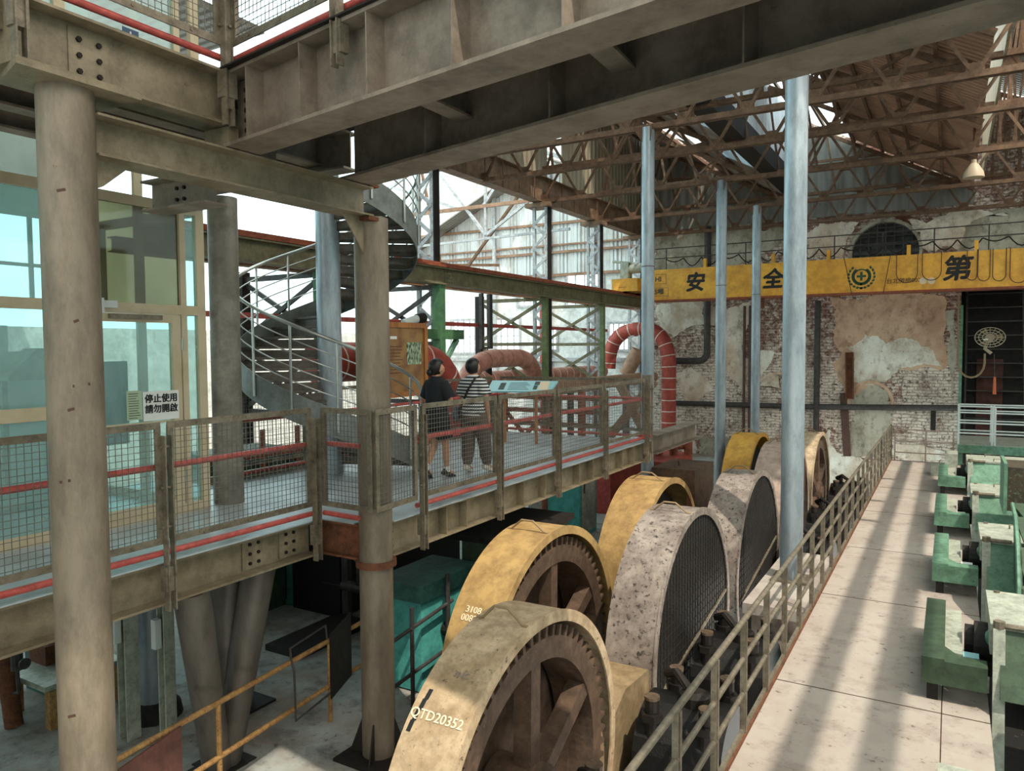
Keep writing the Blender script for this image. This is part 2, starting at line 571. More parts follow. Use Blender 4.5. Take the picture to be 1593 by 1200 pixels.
    def ibeam(s, p, q, h, w, tf=.02, tw=.014, top=True, web=True, bot=True):
        """I section whose underside runs from p to q"""
        keep = len(s.st)
        p, q = Vector(p), Vector(q)
        z = Vector((0, 0, 1))
        if bot:
            s.bar(p + z * tf / 2, q + z * tf / 2, w, tf)
        if web:
            s.bar(p + z * h / 2, q + z * h / 2, tw, h - 2 * tf)
        if top:
            s.bar(p + z * (h - tf / 2), q + z * (h - tf / 2), w, tf)
        del s.st[keep + 1:]
        return s

    def each(s, name, mat, parent=None, smooth=False, kind=None):
        """every primitive added so far as a part of its own"""
        st = s.st + [(len(s.v), len(s.f))]
        for (v0, f0), (v1, f1) in zip(st, st[1:]):
            m = MB()
            m.add(s.v[v0:v1], [tuple(i - v0 for i in f) for f in s.f[f0:f1]])
            m.build(name, mat, parent, None, smooth, kind)

    def build(s, name, mat, parent=None, label=None, smooth=False, kind=None):
        me = bpy.data.meshes.new(name)
        me.from_pydata(s.v, [], s.f)
        bm = bmesh.new()
        bm.from_mesh(me)
        bmesh.ops.recalc_face_normals(bm, faces=bm.faces)
        bm.to_mesh(me)
        bm.free()
        return put(name, me, mat, parent, label, smooth, kind)


def put(name, me, mat, parent=None, label=None, smooth=False, kind=None):
    me.materials.clear()
    me.materials.append(MATS[mat])
    o = bpy.data.objects.new(name, me)
    COL.objects.link(o)
    if smooth:
        me.polygons.foreach_set('use_smooth', [True] * len(me.polygons))
        me.set_sharp_from_angle(angle=R(40))
    if parent is not None:
        o.parent = parent
        off = Vector()
        x = parent
        while x is not None:
            off += x.location
            x = x.parent
        o.location = -off
    if label:
        o['label'] = label
    if kind:
        o['kind'] = kind
    return o


def tag(o, label, cat, group=None):
    o['label'] = label
    o['category'] = cat
    if group:
        o['group'] = group
    return o


def thing(name, loc, label, cat, group=None):
    o = bpy.data.objects.new(name, None)
    COL.objects.link(o)
    o.location = loc
    o.empty_display_size = .2
    return tag(o, label, cat, group)


def copy_tree(o, parent=None):
    c = o.copy()
    COL.objects.link(c)
    if parent is not None:
        c.parent = parent
    for ch in list(o.children):
        copy_tree(ch, c)
    return c


def another(o, loc, label, rotz=0.):
    c = copy_tree(o)
    c.location = loc
    c.rotation_euler = (0, 0, rotz)
    c['label'] = label
    return c


def structure(name, mb, mat, kind='structure', smooth=False):
    return mb.build(name, mat, None, None, smooth, kind)


def text(body, size, M4, mat, name, parent=None, ext=.002, bold=0., align='CENTER'):
    cu = bpy.data.curves.new(name, 'FONT')
    cu.body = body
    cu.size = size
    cu.align_x = align
    cu.align_y = 'CENTER'
    cu.extrude = ext
    cu.resolution_u = 3
    o = bpy.data.objects.new(name, cu)
    COL.objects.link(o)
    dg = bpy.context.evaluated_depsgraph_get()
    me = bpy.data.meshes.new_from_object(o.evaluated_get(dg))
    bpy.data.objects.remove(o)
    bpy.data.curves.remove(cu)
    if bold:
        bm = bmesh.new()
        for i, (dx, dy) in enumerate(((0, 0), (bold, 0), (-bold, 0), (0, bold), (0, -bold), (bold * .7, bold * .7), (-bold * .7, -bold * .7))):
            m2 = me.copy()
            m2.transform(Matrix.Translation((dx, dy, .0004 * i)))
            bm.from_mesh(m2)
            bpy.data.meshes.remove(m2)
        bm.to_mesh(me)
        bm.free()
    me.transform(M4)
    return put(name, me, mat, parent)


def frame4(origin, xdir, ydir):
    x, y = Vector(xdir).normalized(), Vector(ydir).normalized()
    z = x.cross(y)
    o = Vector(origin)
    return Matrix(((x.x, y.x, z.x, o.x), (x.y, y.y, z.y, o.y), (x.z, y.z, z.z, o.z), (0, 0, 0, 1)))


def bolts(mb, c, nx, ny, dx, dy, xd, yd, out, r=.016):
    c, xd, yd, out = Vector(c), Vector(xd), Vector(yd), Vector(out)
    for i in range(nx):
        for j in range(ny):
            p = c + xd * ((i - (nx - 1) / 2) * dx) + yd * ((j - (ny - 1) / 2) * dy)
            mb.tube([p, p + out * .016], r, 6)


GZ = -2.35      # ground floor
WZ = -1.80      # concrete walkway
BY = 28.2       # back wall
exec_parts = []
# ================================================================== SETTING
fl = MB().box(-24, -4.75, -1.5, BY, GZ - .3, GZ)
fl.box(-4.75, -4.4, -1.5, BY, GZ - .3, GZ - .02)
structure('floor', fl, 'ground_dust')
structure('floor', MB().box(-60, 60, -60, -1.5, -3.4, -3.2).box(7, 60, -1.5, 40, -3.4, -3.2).box(-60, -24, -1.5, 40, -3.4, -3.2), 'ground_dust')
structure('shadow_bars', MB().box(2.26, 2.48, 3, 27, 5.1, 5.25).box(2.86, 3.1, 3, 27, 5.1, 5.25), 'truss')  # two unseen bars, added to cast the long shadow stripes on the walkway
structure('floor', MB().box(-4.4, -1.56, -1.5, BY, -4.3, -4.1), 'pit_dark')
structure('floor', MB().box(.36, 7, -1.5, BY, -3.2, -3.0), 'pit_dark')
wk = MB().box(-1.53, .38, 2.6, 25.85, WZ - .16, WZ)
wk.box(-1.45, .30, 2.8, 25.6, WZ - .45, WZ - .16)
structure('floor', wk, 'concrete_walk')
structure('trim_1', MB().box(-1.575, -1.53, 2.6, 25.85, WZ - .2, WZ + .035), 'rust')
sm = MB()
for y in (5.2, 8.1, 11.3, 14.2, 17.5, 20.6, 23.4):
    sm.box(-1.53, .38, y, y + .012, WZ, WZ + .004)
sm.box(-.02, -.01, 4, 10.4, WZ, WZ + .004)
structure('trim_2', sm, 'pipe_brown')

# back wall: brick with an arched window and a dark doorway left open
def W(px, py, y=BY):
    return on(px, py, 1, y)


AWX, AWR, AWZ = -1.99, 1.02, 4.84
wl = MB()
DX0, DX1, DZ = .24, 4.2, 3.55
wl.box(-10.5, AWX - AWR, BY, BY + .5, -4.3, 9.9)
wl.box(AWX - AWR, AWX + AWR, BY, BY + .5, -4.3, 4.2)
n = 18
arcp = [(AWX + AWR * math.cos(PI * k / n), BY, AWZ + AWR * math.sin(PI * k / n)) for k in range(n + 1)]
wl.prism([(AWX + AWR, BY, 9.9)] + arcp + [(AWX - AWR, BY, 9.9)], (0, .5, 0))
wl.box(AWX + AWR, DX0, BY, BY + .5, -4.3, 9.0)
wl.box(DX0, 7, BY, BY + .5, DZ, 9.0)
wl.box(DX1, 7, BY, BY + .5, -4.3, DZ)
structure('wall_back', wl, 'old_brick')


def patch(pts, mat, th, seed, rough=.17, y=BY, img=True):
    """a remaining skin of plaster on the brick, with a broken edge"""
    rg = random.Random(seed)
    P = [W(*p) if img else Vector((p[0], y, p[1])) for p in pts]
    for it in range(4):
        Q = []
        for i, p in enumerate(P):
            q = P[(i + 1) % len(P)]
            Q.append(p)
            d = (q - p)
            m = (p + q) / 2 + Vector((d.z, 0, -d.x)) * rg.uniform(-rough, rough)
            Q.append(m)
        P = Q
    mb = MB().prism([(p.x, y + .01, p.z) for p in P], (0, -th, 0))
    return structure('wall_back', mb, mat)


patch([(1292, 462), (1300, 500), (1296, 530), (1310, 548), (1296, 566), (1302, 590), (1322, 618), (1345, 605), (1365, 588), (1380, 597), (1400, 575), (1432, 572), (1470, 574), (1474, 540), (1472, 505), (1470, 462), (1390, 456)], 'plaster_warm', .035, 1)
patch([(1330, 560), (1316, 540), (1345, 520), (1380, 535), (1420, 528), (1452, 545), (1465, 570), (1430, 568), (1400, 573), (1380, 592), (1352, 600), (1325, 596)], 'plaster_pale', .05, 2)
patch([(1322, 622), (1325, 690), (1312, 712), (1365, 712), (1382, 672), (1386, 640), (1384, 608), (1360, 592), (1335, 598)], 'plaster_grey', .03, 3)
patch([(1255, 362), (1258, 402), (1312, 402), (1316, 380), (1326, 362), (1336, 346), (1300, 346)], 'plaster', .04, 4)
patch([(1490, 350), (1488, 392), (1610, 392), (1610, 318), (1540, 330)], 'plaster_grey', .03, 16, .07)
patch([(1432, 362), (1444, 392), (1490, 388), (1500, 352), (1570, 334), (1470, 336), (1412, 342)], 'plaster', .04, 15)
patch([(1020, 352), (1022, 420), (1060, 424), (1098, 418), (1170, 398), (1218, 380), (1216, 352), (1170, 352)], 'plaster_grey', .04, 5)
patch([(1022, 476), (1026, 502), (1048, 525), (1066, 512), (1095, 505), (1100, 472), (1050, 470)], 'plaster_pale', .04, 6)
patch([(1098, 474), (1104, 505), (1126, 512), (1126, 545), (1128, 580), (1162, 606), (1166, 560), (1155, 545), (1160, 515), (1170, 500), (1166, 470)], 'plaster', .05, 7)
patch([(1185, 545), (1206, 548), (1202, 560), (1188, 578), (1183, 600), (1215, 605), (1212, 585), (1200, 582), (1182, 590), (1166, 598), (1168, 560)], 'plaster_pale', .06, 8, .07)
patch([(1052, 580), (1075, 572), (1098, 590), (1108, 608), (1090, 622), (1066, 622)], 'plaster', .04, 9)
patch([(1088, 682), (1090, 718), (1112, 742), (1160, 742), (1190, 730), (1188, 690), (1150, 684)], 'plaster_grey', .03, 10)
patch([(1250, 745), (1262, 706), (1290, 668), (1300, 700), (1350, 720), (1382, 714), (1384, 748), (1290, 765)], 'plaster_pale', .05, 11)
patch([(1384, 706), (1392, 690), (1430, 692), (1470, 702), (1462, 716)], 'plaster_pale', .05, 12, .07)
patch([(1470, 485), (1486, 482), (1488, 560), (1480, 620), (1474, 560), (1478, 520)], 'plaster_grey', .05, 13, .07)
patch([(1046, 668), (1062, 655), (1082, 660), (1085, 700), (1076, 720), (1060, 700)], 'plaster_pale', .06, 14)
# arched relief mouldings
def arch_band(cx, cz, r, w, th, mat, a0=0, a1=180):
    mb = MB()
    N = 20
    for i in range(N):
        a, b2 = R(a0 + (a1 - a0) * i / N), R(a0 + (a1 - a0) * (i + 1) / N)
        mb.prism([(cx + r * math.cos(a), BY, cz + r * math.sin(a)), (cx + (r + w) * math.cos(a), BY, cz + (r + w) * math.sin(a)),
                  (cx + (r + w) * math.cos(b2), BY, cz + (r + w) * math.sin(b2)), (cx + r * math.cos(b2), BY, cz + r * math.sin(b2))], (0, -th, 0))
    structure('wall_back', mb, mat)


p = W(1354, 625)
arch_band(p.x, p.z, .62, .1, .1, 'plaster_warm', -10, 190)
p = W(1212, 622)
arch_band(p.x, p.z, .9, .1, .1, 'plaster', 20, 170)
arch_band(AWX, AWZ, AWR, .09, .1, 'plaster_grey', -35, 215)
arch_band(AWX, AWZ, AWR + .12, .22, .03, 'rust', 25, 75)
# window
wf = MB()
for k in range(-3, 4):
    x = AWX + k * .26
    zt = AWZ + math.sqrt(max(0, AWR ** 2 - (x - AWX) ** 2))
    wf.box(x - .016, x + .016, BY + .16, BY + .2, 4.2, zt)
for k in range(6):
    z = 4.25 + k * .29
    hw = AWR if z < AWZ else math.sqrt(max(0, AWR ** 2 - (z - AWZ) ** 2))
    wf.box(AWX - hw, AWX + hw, BY + .16, BY + .2, z - .016, z + .016)
w1 = structure('window_1', wf, 'pipe_dark')
gp = [(AWX + (AWR) * math.cos(PI * k / n), BY + .22, AWZ + AWR * math.sin(PI * k / n)) for k in range(n + 1)] + [(AWX - AWR, BY + .22, 4.2), (AWX + AWR, BY + .22, 4.2)]
MB().prism(gp, (0, .01, 0)).build('pane', 'window_glass', w1)
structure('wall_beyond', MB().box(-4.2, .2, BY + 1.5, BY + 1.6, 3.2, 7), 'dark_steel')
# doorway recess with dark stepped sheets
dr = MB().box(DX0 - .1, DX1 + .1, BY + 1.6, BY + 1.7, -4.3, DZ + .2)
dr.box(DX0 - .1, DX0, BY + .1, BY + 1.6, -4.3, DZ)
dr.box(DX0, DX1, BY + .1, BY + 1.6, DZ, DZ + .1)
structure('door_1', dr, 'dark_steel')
structure('trim_3', MB().box(DX0 + .5, DX0 + 1.25, BY + 1.5, BY + 1.58, -1.6, 1.25), 'bulk_dark')
structure('trim_3', MB().box(DX0 - .02, DX0 + .06, BY - .12, BY + .02, -1.9, 3.0), 'green_mint')
st = MB()
for k in range(11):
    z = -1.2 + k * .46
    st.box(DX0 + .2, DX0 + 1.9, BY + 1.15 - .0 * k, BY + 1.45, z, z + .035)
st.bar((DX0 + .18, BY + 1.3, -1.9), (DX0 + .18, BY + 1.3, 3.6), .06, .2)
st.bar((DX0 + 1.9, BY + 1.3, -1.9), (DX0 + 1.72, BY + 1.3, 3.6), .06, .2)
tag(st.build('rack_ladder', 'pipe_dark'), 'wide dark rack of horizontal steps standing inside the black doorway', 'rack')

# far wall of the lower bay (left of the brick wall)
def sheetwall(name, x0, x1, z0, z1, y, mat, pitch):
    mb = MB()
    m = int((x1 - x0) / pitch * 4)
    vs = []
    for i in range(m + 1):
        x = x0 + (x1 - x0) * i / m
        yy = y + .025 * math.sin(i * PI / 2)
        vs += [(x, yy, z0), (x, yy, z1)]
    mb.add(vs, [(2 * i, 2 * i + 2, 2 * i + 3, 2 * i + 1) for i in range(m)])
    return structure(name, mb, mat)


WINS = [(-19.7, -18.4, 1.5, 3.0), (-17.4, -16.1, 1.5, 3.0), (-16.2, -15.0, 3.5, 4.6), (-13.9, -12.2, 3.45, 4.75), (-15.2, -14.3, 1.6, 2.6), (-12.0, -11.1, 1.6, 2.7)]
sheetwall('wall_far', -22, -10.5, 4.8, 9.6, BY, 'sheet_white', .2)
lw = MB()
xs = sorted({-22., -10.5} | {a for w in WINS for a in w[:2]})
for a, b2 in zip(xs, xs[1:]):
    zs = sorted([w[2:] for w in WINS if w[0] <= a + .01 and w[1] >= b2 - .01])
    z = GZ
    for z0, z1 in zs:
        lw.box(a, b2, BY, BY + .25, z, z0)
        z = z1
    lw.box(a, b2, BY, BY + .25, z, 4.8)
structure('wall_far', lw, 'whitewash')
for i, (a, b2, z0, z1) in enumerate(WINS):
    wf = MB()
    for x in (a, b2):
        wf.box(x - .05, x + .05, BY - .05, BY + .1, z0, z1)
    for z in (z0, z1):
        wf.box(a - .05, b2 + .05, BY - .05, BY + .1, z - .05, z + .05)
    for k in range(1, 4):
        x = a + (b2 - a) * k / 4
        wf.box(x - .02, x + .02, BY, BY + .05, z0, z1)
    wf.box(a, b2, BY, BY + .05, (z0 + z1) / 2 - .02, (z0 + z1) / 2 + .02)
    structure('window_%d' % (i + 2), wf, 'lattice_white')
gi = MB()
for z, w in ((4.75, .12), (5.7, .1), (6.0, .07), (6.9, .1)):
    gi.box(-22, -10.6, BY - .12, BY - .03, z - w / 2, z + w / 2)
structure('trim_4', gi, 'duct_tan')
gi = MB()
for x in (-20.5, -17.3, -14.6, -12.6):
    gi.box(x - .07, x + .07, BY - .2, BY - .05, GZ, 9)
gi.box(-22, -10.6, BY - .16, BY - .02, 1.15, 1.3)
gi.box(-22, -10.6, BY - .1, BY - .02, .2, .28)
structure('trim_5', gi, 'lattice_white')
structure('wall_left', MB().box(-22.2, -22, -9, BY, GZ, 2.4), 'whitewash')

# roofs: two saw-teeth over the hall, a gable over the lower bay
def roofplane(name, x0, z0, x1, z1, y0, y1, mat, th=.05):
    mb = MB()
    mb.prism([(x0, y0, z0), (x1, y0, z1), (x1, y0, z1 + th), (x0, y0, z0 + th)], (0, y1 - y0, 0))
    return structure(name, mb, mat)


for a, b2 in ((12.4, 18.2), (18.9, 22.3), (23.0, 28.5)):
    roofplane('ceiling', -10.6, 9.75, -7.9, 8.42, a, b2, 'sheet_roof_grey')
for a, b2, m_ in ((12.4, 16, 'sheet_roof_grey'), (16, 18.5, 'skylight_sheet'), (18.5, 21, 'sheet_roof_grey'), (21, 23.2, 'skylight_sheet'), (23.2, 28.5, 'sheet_roof_grey')):
    roofplane('ceiling', -7.6, 8.28, -5.2, 7.05, a, b2, m_, .02)
roofplane('ceiling', -3.1, 8.75, .5, 6.75, 11.2, BY - .12, 'sheet_roof')
for a, b2, m_ in ((11.2, 17.5, 'sheet_roof'), (17.5, 21.5, 'skylight_sheet'), (21.5, 23.5, 'sheet_roof'), (23.5, BY - .12, 'skylight_sheet')):
    roofplane('ceiling', -4.9, 9.75, -3.1, 8.75, a, b2, m_, .02)
roofplane('ceiling', 1.0, 9.8, 7, 6.9, 22.5, 28.5, 'sheet_roof_grey')
roofplane('ceiling', -10.7, 7.9, -14.4, 9.4, 26.8, 28.4, 'sheet_roof_grey')
for a, b2 in ((27.2, 28.4),):
    roofplane('ceiling', -14.9, 9.35, -21.5, 6.2, a, b2, 'sheet_roof_grey')
structure('ceiling', MB().box(-10.6, .2, -9, 11.2, 9.8, 9.9), 'sheet_roof_grey')
structure('wall_front', MB().box(-10.6, 9, -9.2, -9, -3.2, 3.2).box(-10.6, 9, -9.2, -9, 7.5, 9.9), 'whitewash')
structure('wall_front', MB().box(-22, -10.6, -9.2, -9, -3.2, 7.4), 'whitewash')
structure('ceiling', MB().box(-22, -10.6, -9, 9.5, 7.3, 7.4), 'sheet_roof_grey')
structure('wall_right', MB().box(9, 9.2, -9, BY, -3.2, 8.5), 'whitewash')
cl = MB()
for a, b2 in ((12.4, 20.3), (21.3, 28.3)):
    cl.box(-10.66, -10.62, a, b2, 6.4, 9.75)
structure('wall_clerestory', cl, 'sheet_clerestory')
structure('wall_clerestory', MB().box(-5.0, -4.95, 15.0, 28.1, 7.0, 9.75), 'sheet_clerestory_white')
structure('wall_clerestory', MB().box(.7, .75, 11.2, 28.1, 6.9, 9.8), 'sheet_clerestory')
gb = MB()
gb.prism([(-4.9, BY - .06, 6.2), (-4.9, BY - .06, 9.55), (.5, BY - .06, 6.58), (.5, BY - .06, 6.2)], (0, .04, 0))
gb.prism([(-10.5, BY - .06, 6.2), (-10.5, BY - .06, 9.5), (-5.2, BY - .06, 6.9), (-5.2, BY - .06, 6.2)], (0, .04, 0))
structure('wall_gable', gb, 'sheet_gable')

# ================================================================== ROOF STEEL
TZ = 6.0


def truss(y, label, depth=.95, x0=-10.4, x1=2.6):
    t = thing('roof_truss', (x0, y, TZ), label, 'truss', 'steel roof trusses')
    for z, nm in ((TZ, 'bottom_chord'), (TZ + depth, 'top_chord')):
        mb = MB()
        mb.bar((x0, y - .05, z), (x1, y - .05, z), .06, .1)
        mb.bar((x0, y + .05, z), (x1, y + .05, z), .06, .1)
        mb.bar((x0, y, z + .045), (x1, y, z + .045), .16, .015)
        mb.build(nm, 'truss', t)
    npan = 11
    w = (x1 - x0) / npan
    web, gus = MB(), MB()
    for i in range(npan):
        xa, xm, xb = x0 + i * w, x0 + (i + .5) * w, x0 + (i + 1) * w
        web.bar((xa, y, TZ), (xm, y, TZ + depth), .05, .06)
        web.bar((xm, y, TZ + depth), (xb, y, TZ), .05, .06)
        gus.box(xm - .13, xm + .13, y - .012, y + .012, TZ + depth - .2, TZ + depth + .03)
        gus.box(xa - .13, xa + .13, y - .012, y + .012, TZ - .03, TZ + .2)
    web.build('web_members', 'truss', t)
    gus.each('gusset_plate', 'truss', t)
    raf = MB()

    def rf(xa, za, xb, zb):
        raf.bar((xa, y, za), (xb, y, zb), .08, .12)
    rf(-10.4, 9.5, -5.3, 6.95)
    rf(-4.9, 9.5, .5, 6.6)
    rf(.9, 9.5, x1, 8.7)
    raf.build('rafters', 'truss', t)
    fan = MB()
    for xs_, xe, zs, ze in ((-10.4, -5.3, 9.5, 6.95), (-4.9, .5, 9.5, 6.6), (.9, x1, 9.5, 8.7)):
        for k in range(5):
            f0, f1 = k / 5, (k + .8) / 5
            top = (xs_ + (xe - xs_) * f0, y, zs + (ze - zs) * f0)
            fan.bar(top, (xs_ + (xe - xs_) * (f0 + .06), y, TZ + depth), .06, .07)
            fan.bar((xs_ + (xe - xs_) * (f0 + .02), y, TZ + depth), (xs_ + (xe - xs_) * f1, y, zs + (ze - zs) * f1), .05, .06)
        m0, m1 = .12, .66
        zc = TZ + depth + (zs - TZ - depth) * .42
        fan.bar((xs_, y, zc), (xs_ + (xe - xs_) * .52, y, zc), .06, .08)
    fan.build('struts', 'truss', t)
    return t


truss(14.2, 'brown steel roof truss nearest to the walkway, just behind the big dark girder')
truss(16.4, 'second brown roof truss from the front, carrying no column')
truss(19.65, 'brown roof truss resting on the middle slim hall column')
truss(23.7, 'brown roof truss resting on the farthest slim hall column')
truss(27.75, 'dark roof truss right in front of the brick back wall')

# purlins run the length of the roof
pu = MB()
for f in (.04, .2, .36, .52, .68, .84):
    pu.bar((-4.9 + 5.4 * f, 11.2, 9.66 - 3.0 * f), (-4.9 + 5.4 * f, BY - .2, 9.66 - 3.0 * f), .07, .1)
    pu.bar((-10.5 + 5.3 * f, 12.4, 9.65 - 2.65 * f), (-10.5 + 5.3 * f, BY - .1, 9.65 - 2.65 * f), .07, .1)
    pu.bar((1. + 6 * f, 22.6, 9.7 - 2.9 * f), (1. + 6 * f, BY - .1, 9.7 - 2.9 * f), .07, .1)
structure('trim_6', pu, 'truss')

gu = thing('gutter_beam', (-10.5, 20, 5.97), 'long brown box gutter beam on the white lattice columns', 'beam')
g = MB().ibeam((-10.5, 12.6, 5.97), (-10.5, 28.1, 5.97), .75, .34)
g.build('beam', 'gutter', gu)
g = MB()
for k in range(18):
    y = 12.9 + k * .88
    g.box(-10.4 + .0, -10.38 + .01, y, y + .02, 6.0, 6.7)
g.each('stiffener', 'gutter', gu)

du = thing('valley_duct', (-5.6, 20, 7.9), 'ochre insulated duct with straps hung under the roof valley', 'duct')
MB().tube([(-5.75, 12.5, 7.85), (-5.75, 28, 7.85)], .3, 20).build('pipe', 'duct_ochre', du, smooth=True)
g = MB()
for k in range(17):
    y = 13 + k * .9
    g.arc(-6.07, -5.43, 0, 0, .1, .1, 0, 1, 1)
g = MB()
for k in range(17):
    y = 13 + k * .9
    g.tube([(-5.75, y - .02, 7.85), (-5.75, y + .02, 7.85)], .315, 20)
g.each('strap', 'dark_steel', du)
g = MB().bar((-4.85, 12, 7.2), (-4.85, 28, 7.2), .5, .5)
structure('trim_7', g, 'dark_steel')


def lattice(name, y, label, z1=5.95):
    x = -10.5
    t = thing('lattice_column', (x, y, GZ), label, 'column', 'white lattice columns under the gutter beam')
    g = MB()
    for dx in (-.2, .2):
        g.box(x + dx - .045, x + dx + .045, y - .12, y - .04, GZ, z1)
    g.build('chord', 'lattice_white', t)
    g = MB().box(x + .255, x + .275, y - .12, y + .1, GZ, z1)
    g.build('dark_flange', 'dark_steel', t)
    g = MB()
    k = 0
    z = GZ + .1
    while z < z1 - .3:
        s = 1 if k % 2 else -1
        g.bar((x - .2 * s, y - .13, z), (x + .2 * s, y - .13, z + .33), .02, .085)
        z += .33
        k += 1
    g.build('lacing', 'lattice_white', t)
    MB().box(x - .4, x + .4, y - .3, y + .3, z1 - .12, z1).build('cap', 'gutter', t)


for y, lb in ((14.1, 'white lattice column seen just right of the spiral stair top'), (19.7, 'white lattice column in the middle of the gutter beam'),
              (23.5, 'white lattice column left of the crane drive motor'), (27.3, 'farthest white lattice column, behind the crane end')):
    lattice('lattice_column', y, lb)

# lower bay truss
t = thing('bay_truss', (-16, 22, 6.5), 'pale roof truss of the lower left bay with hanging V struts', 'truss')
g = MB()
g.bar((-21.5, 22, 6.6), (-10.45, 22, 6.6), .1, .12)
g.build('tie', 'duct_tan', t)
g = MB()
g.bar((-14.6, 22, 9.3), (-10.7, 22, 7.75), .1, .14)
g.bar((-14.6, 22, 9.3), (-21.5, 22, 6.1), .1, .14)
g.bar((-21.5, 22, 5.35), (-10.7, 22, 5.55), .08, .08)
g.build('rafter', 'lattice_white', t)
g = MB()
for a, b2 in (((-16.2, 22, 8.4), (-13.9, 22, 5.6)), ((-12.2, 22, 6.6), (-13.9, 22, 5.6)), ((-13.9, 22, 9.), (-13.9, 22, 5.6)), ((-18, 22, 7.7), (-15, 22, 6.6)), ((-12.5, 22, 8.4), (-14.0, 22, 6.6)), ((-17, 22, 6.6), (-15.8, 22, 8.7))):
    g.bar(a, b2, .08, .1)
g.build('struts', 'lattice_white', t)
g = MB()
for a, b2 in (((-18.5, 24.5, 8.8), (-17.6, 24.5, 5)), ((-13.0, 24.5, 8.5), (-16.6, 24.5, 4.6)), ((-21, 24, 5.2), (-15.5, 25.5, 5.0))):
    g.bar(a, b2, .08, .1)
tag(g.build('wall_brace', 'truss'), 'brown diagonal braces in front of the corrugated far wall', 'brace')

# ------------------------------------------------------------------ slim hall columns
def round_column(name, x, y, z0, z1, r, mat, label, group=None, base=True, seam=None):
    t = thing('round_column', (x, y, z0), label, 'column', group)
    MB().tube([(x, y, z0), (x, y, z1)], r, 32).build('shaft', mat, t, smooth=True)
    if base:
        MB().box(x - r * 1.6, x + r * 1.6, y - r * 1.6, y + r * 1.6, z0, z0 + .03).build('base_plate', 'rail_grey', t)
    if seam:
        MB().tube([(x, y, seam), (x, y, seam + .015)], r + .004, 32).build('weld_ring', 'pipe_brown', t, smooth=True)
    g = MB()
    for a in range(4):
        c, s_ = math.cos(a * PI / 2 + .6), math.sin(a * PI / 2 + .6)
        g.prism([(x + c * r, y + s_ * r, z1 - .28), (x + c * r, y + s_ * r, z1), (x + c * (r + .18), y + s_ * (r + .18), z1)], (-s_ * .012, c * .012, 0))
    g.each('bracket', 'truss', t)
    return t


gc = 'slim round columns of the hall'
round_column('c', -5.2, 14.2, -3.2, 6.0, .125, 'column_blue', 'slim pale blue hall column at the far corner of the mesh walkway', gc, seam=3.3)
round_column('c', -5.2, 19.65, -3.2, 6.0, .135, 'column_blue', 'slim pale blue hall column in front of the big black sign character nearest the crane end', gc, seam=3.3)
round_column('c', -5.2, 23.7, -3.2, 6.0, .135, 'column_blue', 'farthest slim pale blue hall column, rising behind the amber gear guard', gc, seam=3.3)
round_column('c', -2.06, 11.95, -1.85, 9.2, .165, 'column_blue', 'tall thick pale blue column standing beside the walkway handrail', gc)

# column 1237 stands on a concrete plinth beam carried by a lower post
t = thing('plinth_beam', (-2.05, 12, -1.85), 'dusty concrete plinth under the tall blue column beside the walkway', 'plinth')
MB().box(-2.45, -1.66, 10.5, 13.6, -2.0, -1.85).build('slab', 'concrete', t)
MB().box(-2.35, -1.75, 10.6, 11.0, -2.5, -2.0).build('corbel', 'guard_pink', t)
MB().tube([(-2.05, 10.8, -4.1), (-2.05, 10.8, -2.5)], .2, 20).build('lower_post', 'column_blue', t, smooth=True)
MB().box(-1.83, -1.62, 10.0, 10.7, -2.55, -2.3).build('bracket', 'teal', t)
# ================================================================== MEZZANINE
mz = thing('mezzanine_walkway', (-6, 6, 0), 'steel mezzanine walkway with checker plate floor the two people walk on', 'walkway')
poly = [(-9.1, -.5), (-5.5, -.5), (-5.5, 5.53), (-5.06, 5.53), (-5.06, 5.8), (-4.78, 5.8), (-4.78, 13.25), (-8.15, 13.25), (-8.15, 6.2), (-9.1, 6.2)]
MB().prism([(x, y, -.012) for x, y in poly], (0, 0, .012)).build('deck_plate', 'checker_plate', mz)
g = MB().ibeam((-4.93, 5.78, -.37), (-4.93, 13.2, -.37), .355, .24)
g.build('edge_girder', 'beam_olive', mz)
g = MB().ibeam((-5.66, -.4, -.37), (-5.66, 5.5, -.37), .355, .28)
g.build('edge_girder', 'beam_olive', mz)
g = MB().ibeam((-5.66, 5.62, -.37), (-5.02, 5.62, -.37), .355, .16)
g.build('cross_beam', 'rust', mz)
g = MB()
for y in (7.3, 9., 11., 12.7):
    g.ibeam((-8.1, y, -.3), (-4.95, y, -.3), .28, .14)
for y in (.6, 2.2, 3.8):
    g.ibeam((-9, y, -.3), (-5.7, y, -.3), .28, .14)
g.bar((-8.05, 6.2, -.18), (-8.05, 13.2, -.18), .12, .34)
g.each('joist', 'dark_steel', mz)
g = MB()
for y in (6.75, 7.15, 7.95, 8.5, 9.1, 9.6, 10.2, 10.7, 11.3, 11.9, 12.45):
    g.box(-4.93, -4.81, y, y + .012, -.35, -.03)
g.each('stiffener', 'beam_olive', mz)
g = MB()
for x0, y, n in ((-5.515, 4.78, 2), (-5.515, 5.22, 2)):
    g2 = MB().box(-5.645, -5.632, y - .13, y + .13, -.33, -.05)
    g2.build('splice_plate', 'beam_olive', mz)
    bolts(g, (-5.632, y, -.19), 2, 3, .1, .09, (0, 1, 0), (0, 0, 1), (1, 0, 0), .017)
bolts(g, (-4.92, 5.92, -.19), 1, 4, .1, .075, (0, 1, 0), (0, 0, 1), (1, 0, 0), .017)
g.each('bolt', 'bolt_dark', mz)
MB().box(-8.15, -8.1, 6.2, 13.25, 0, .1).build('kerb', 'rail_grey', mz)


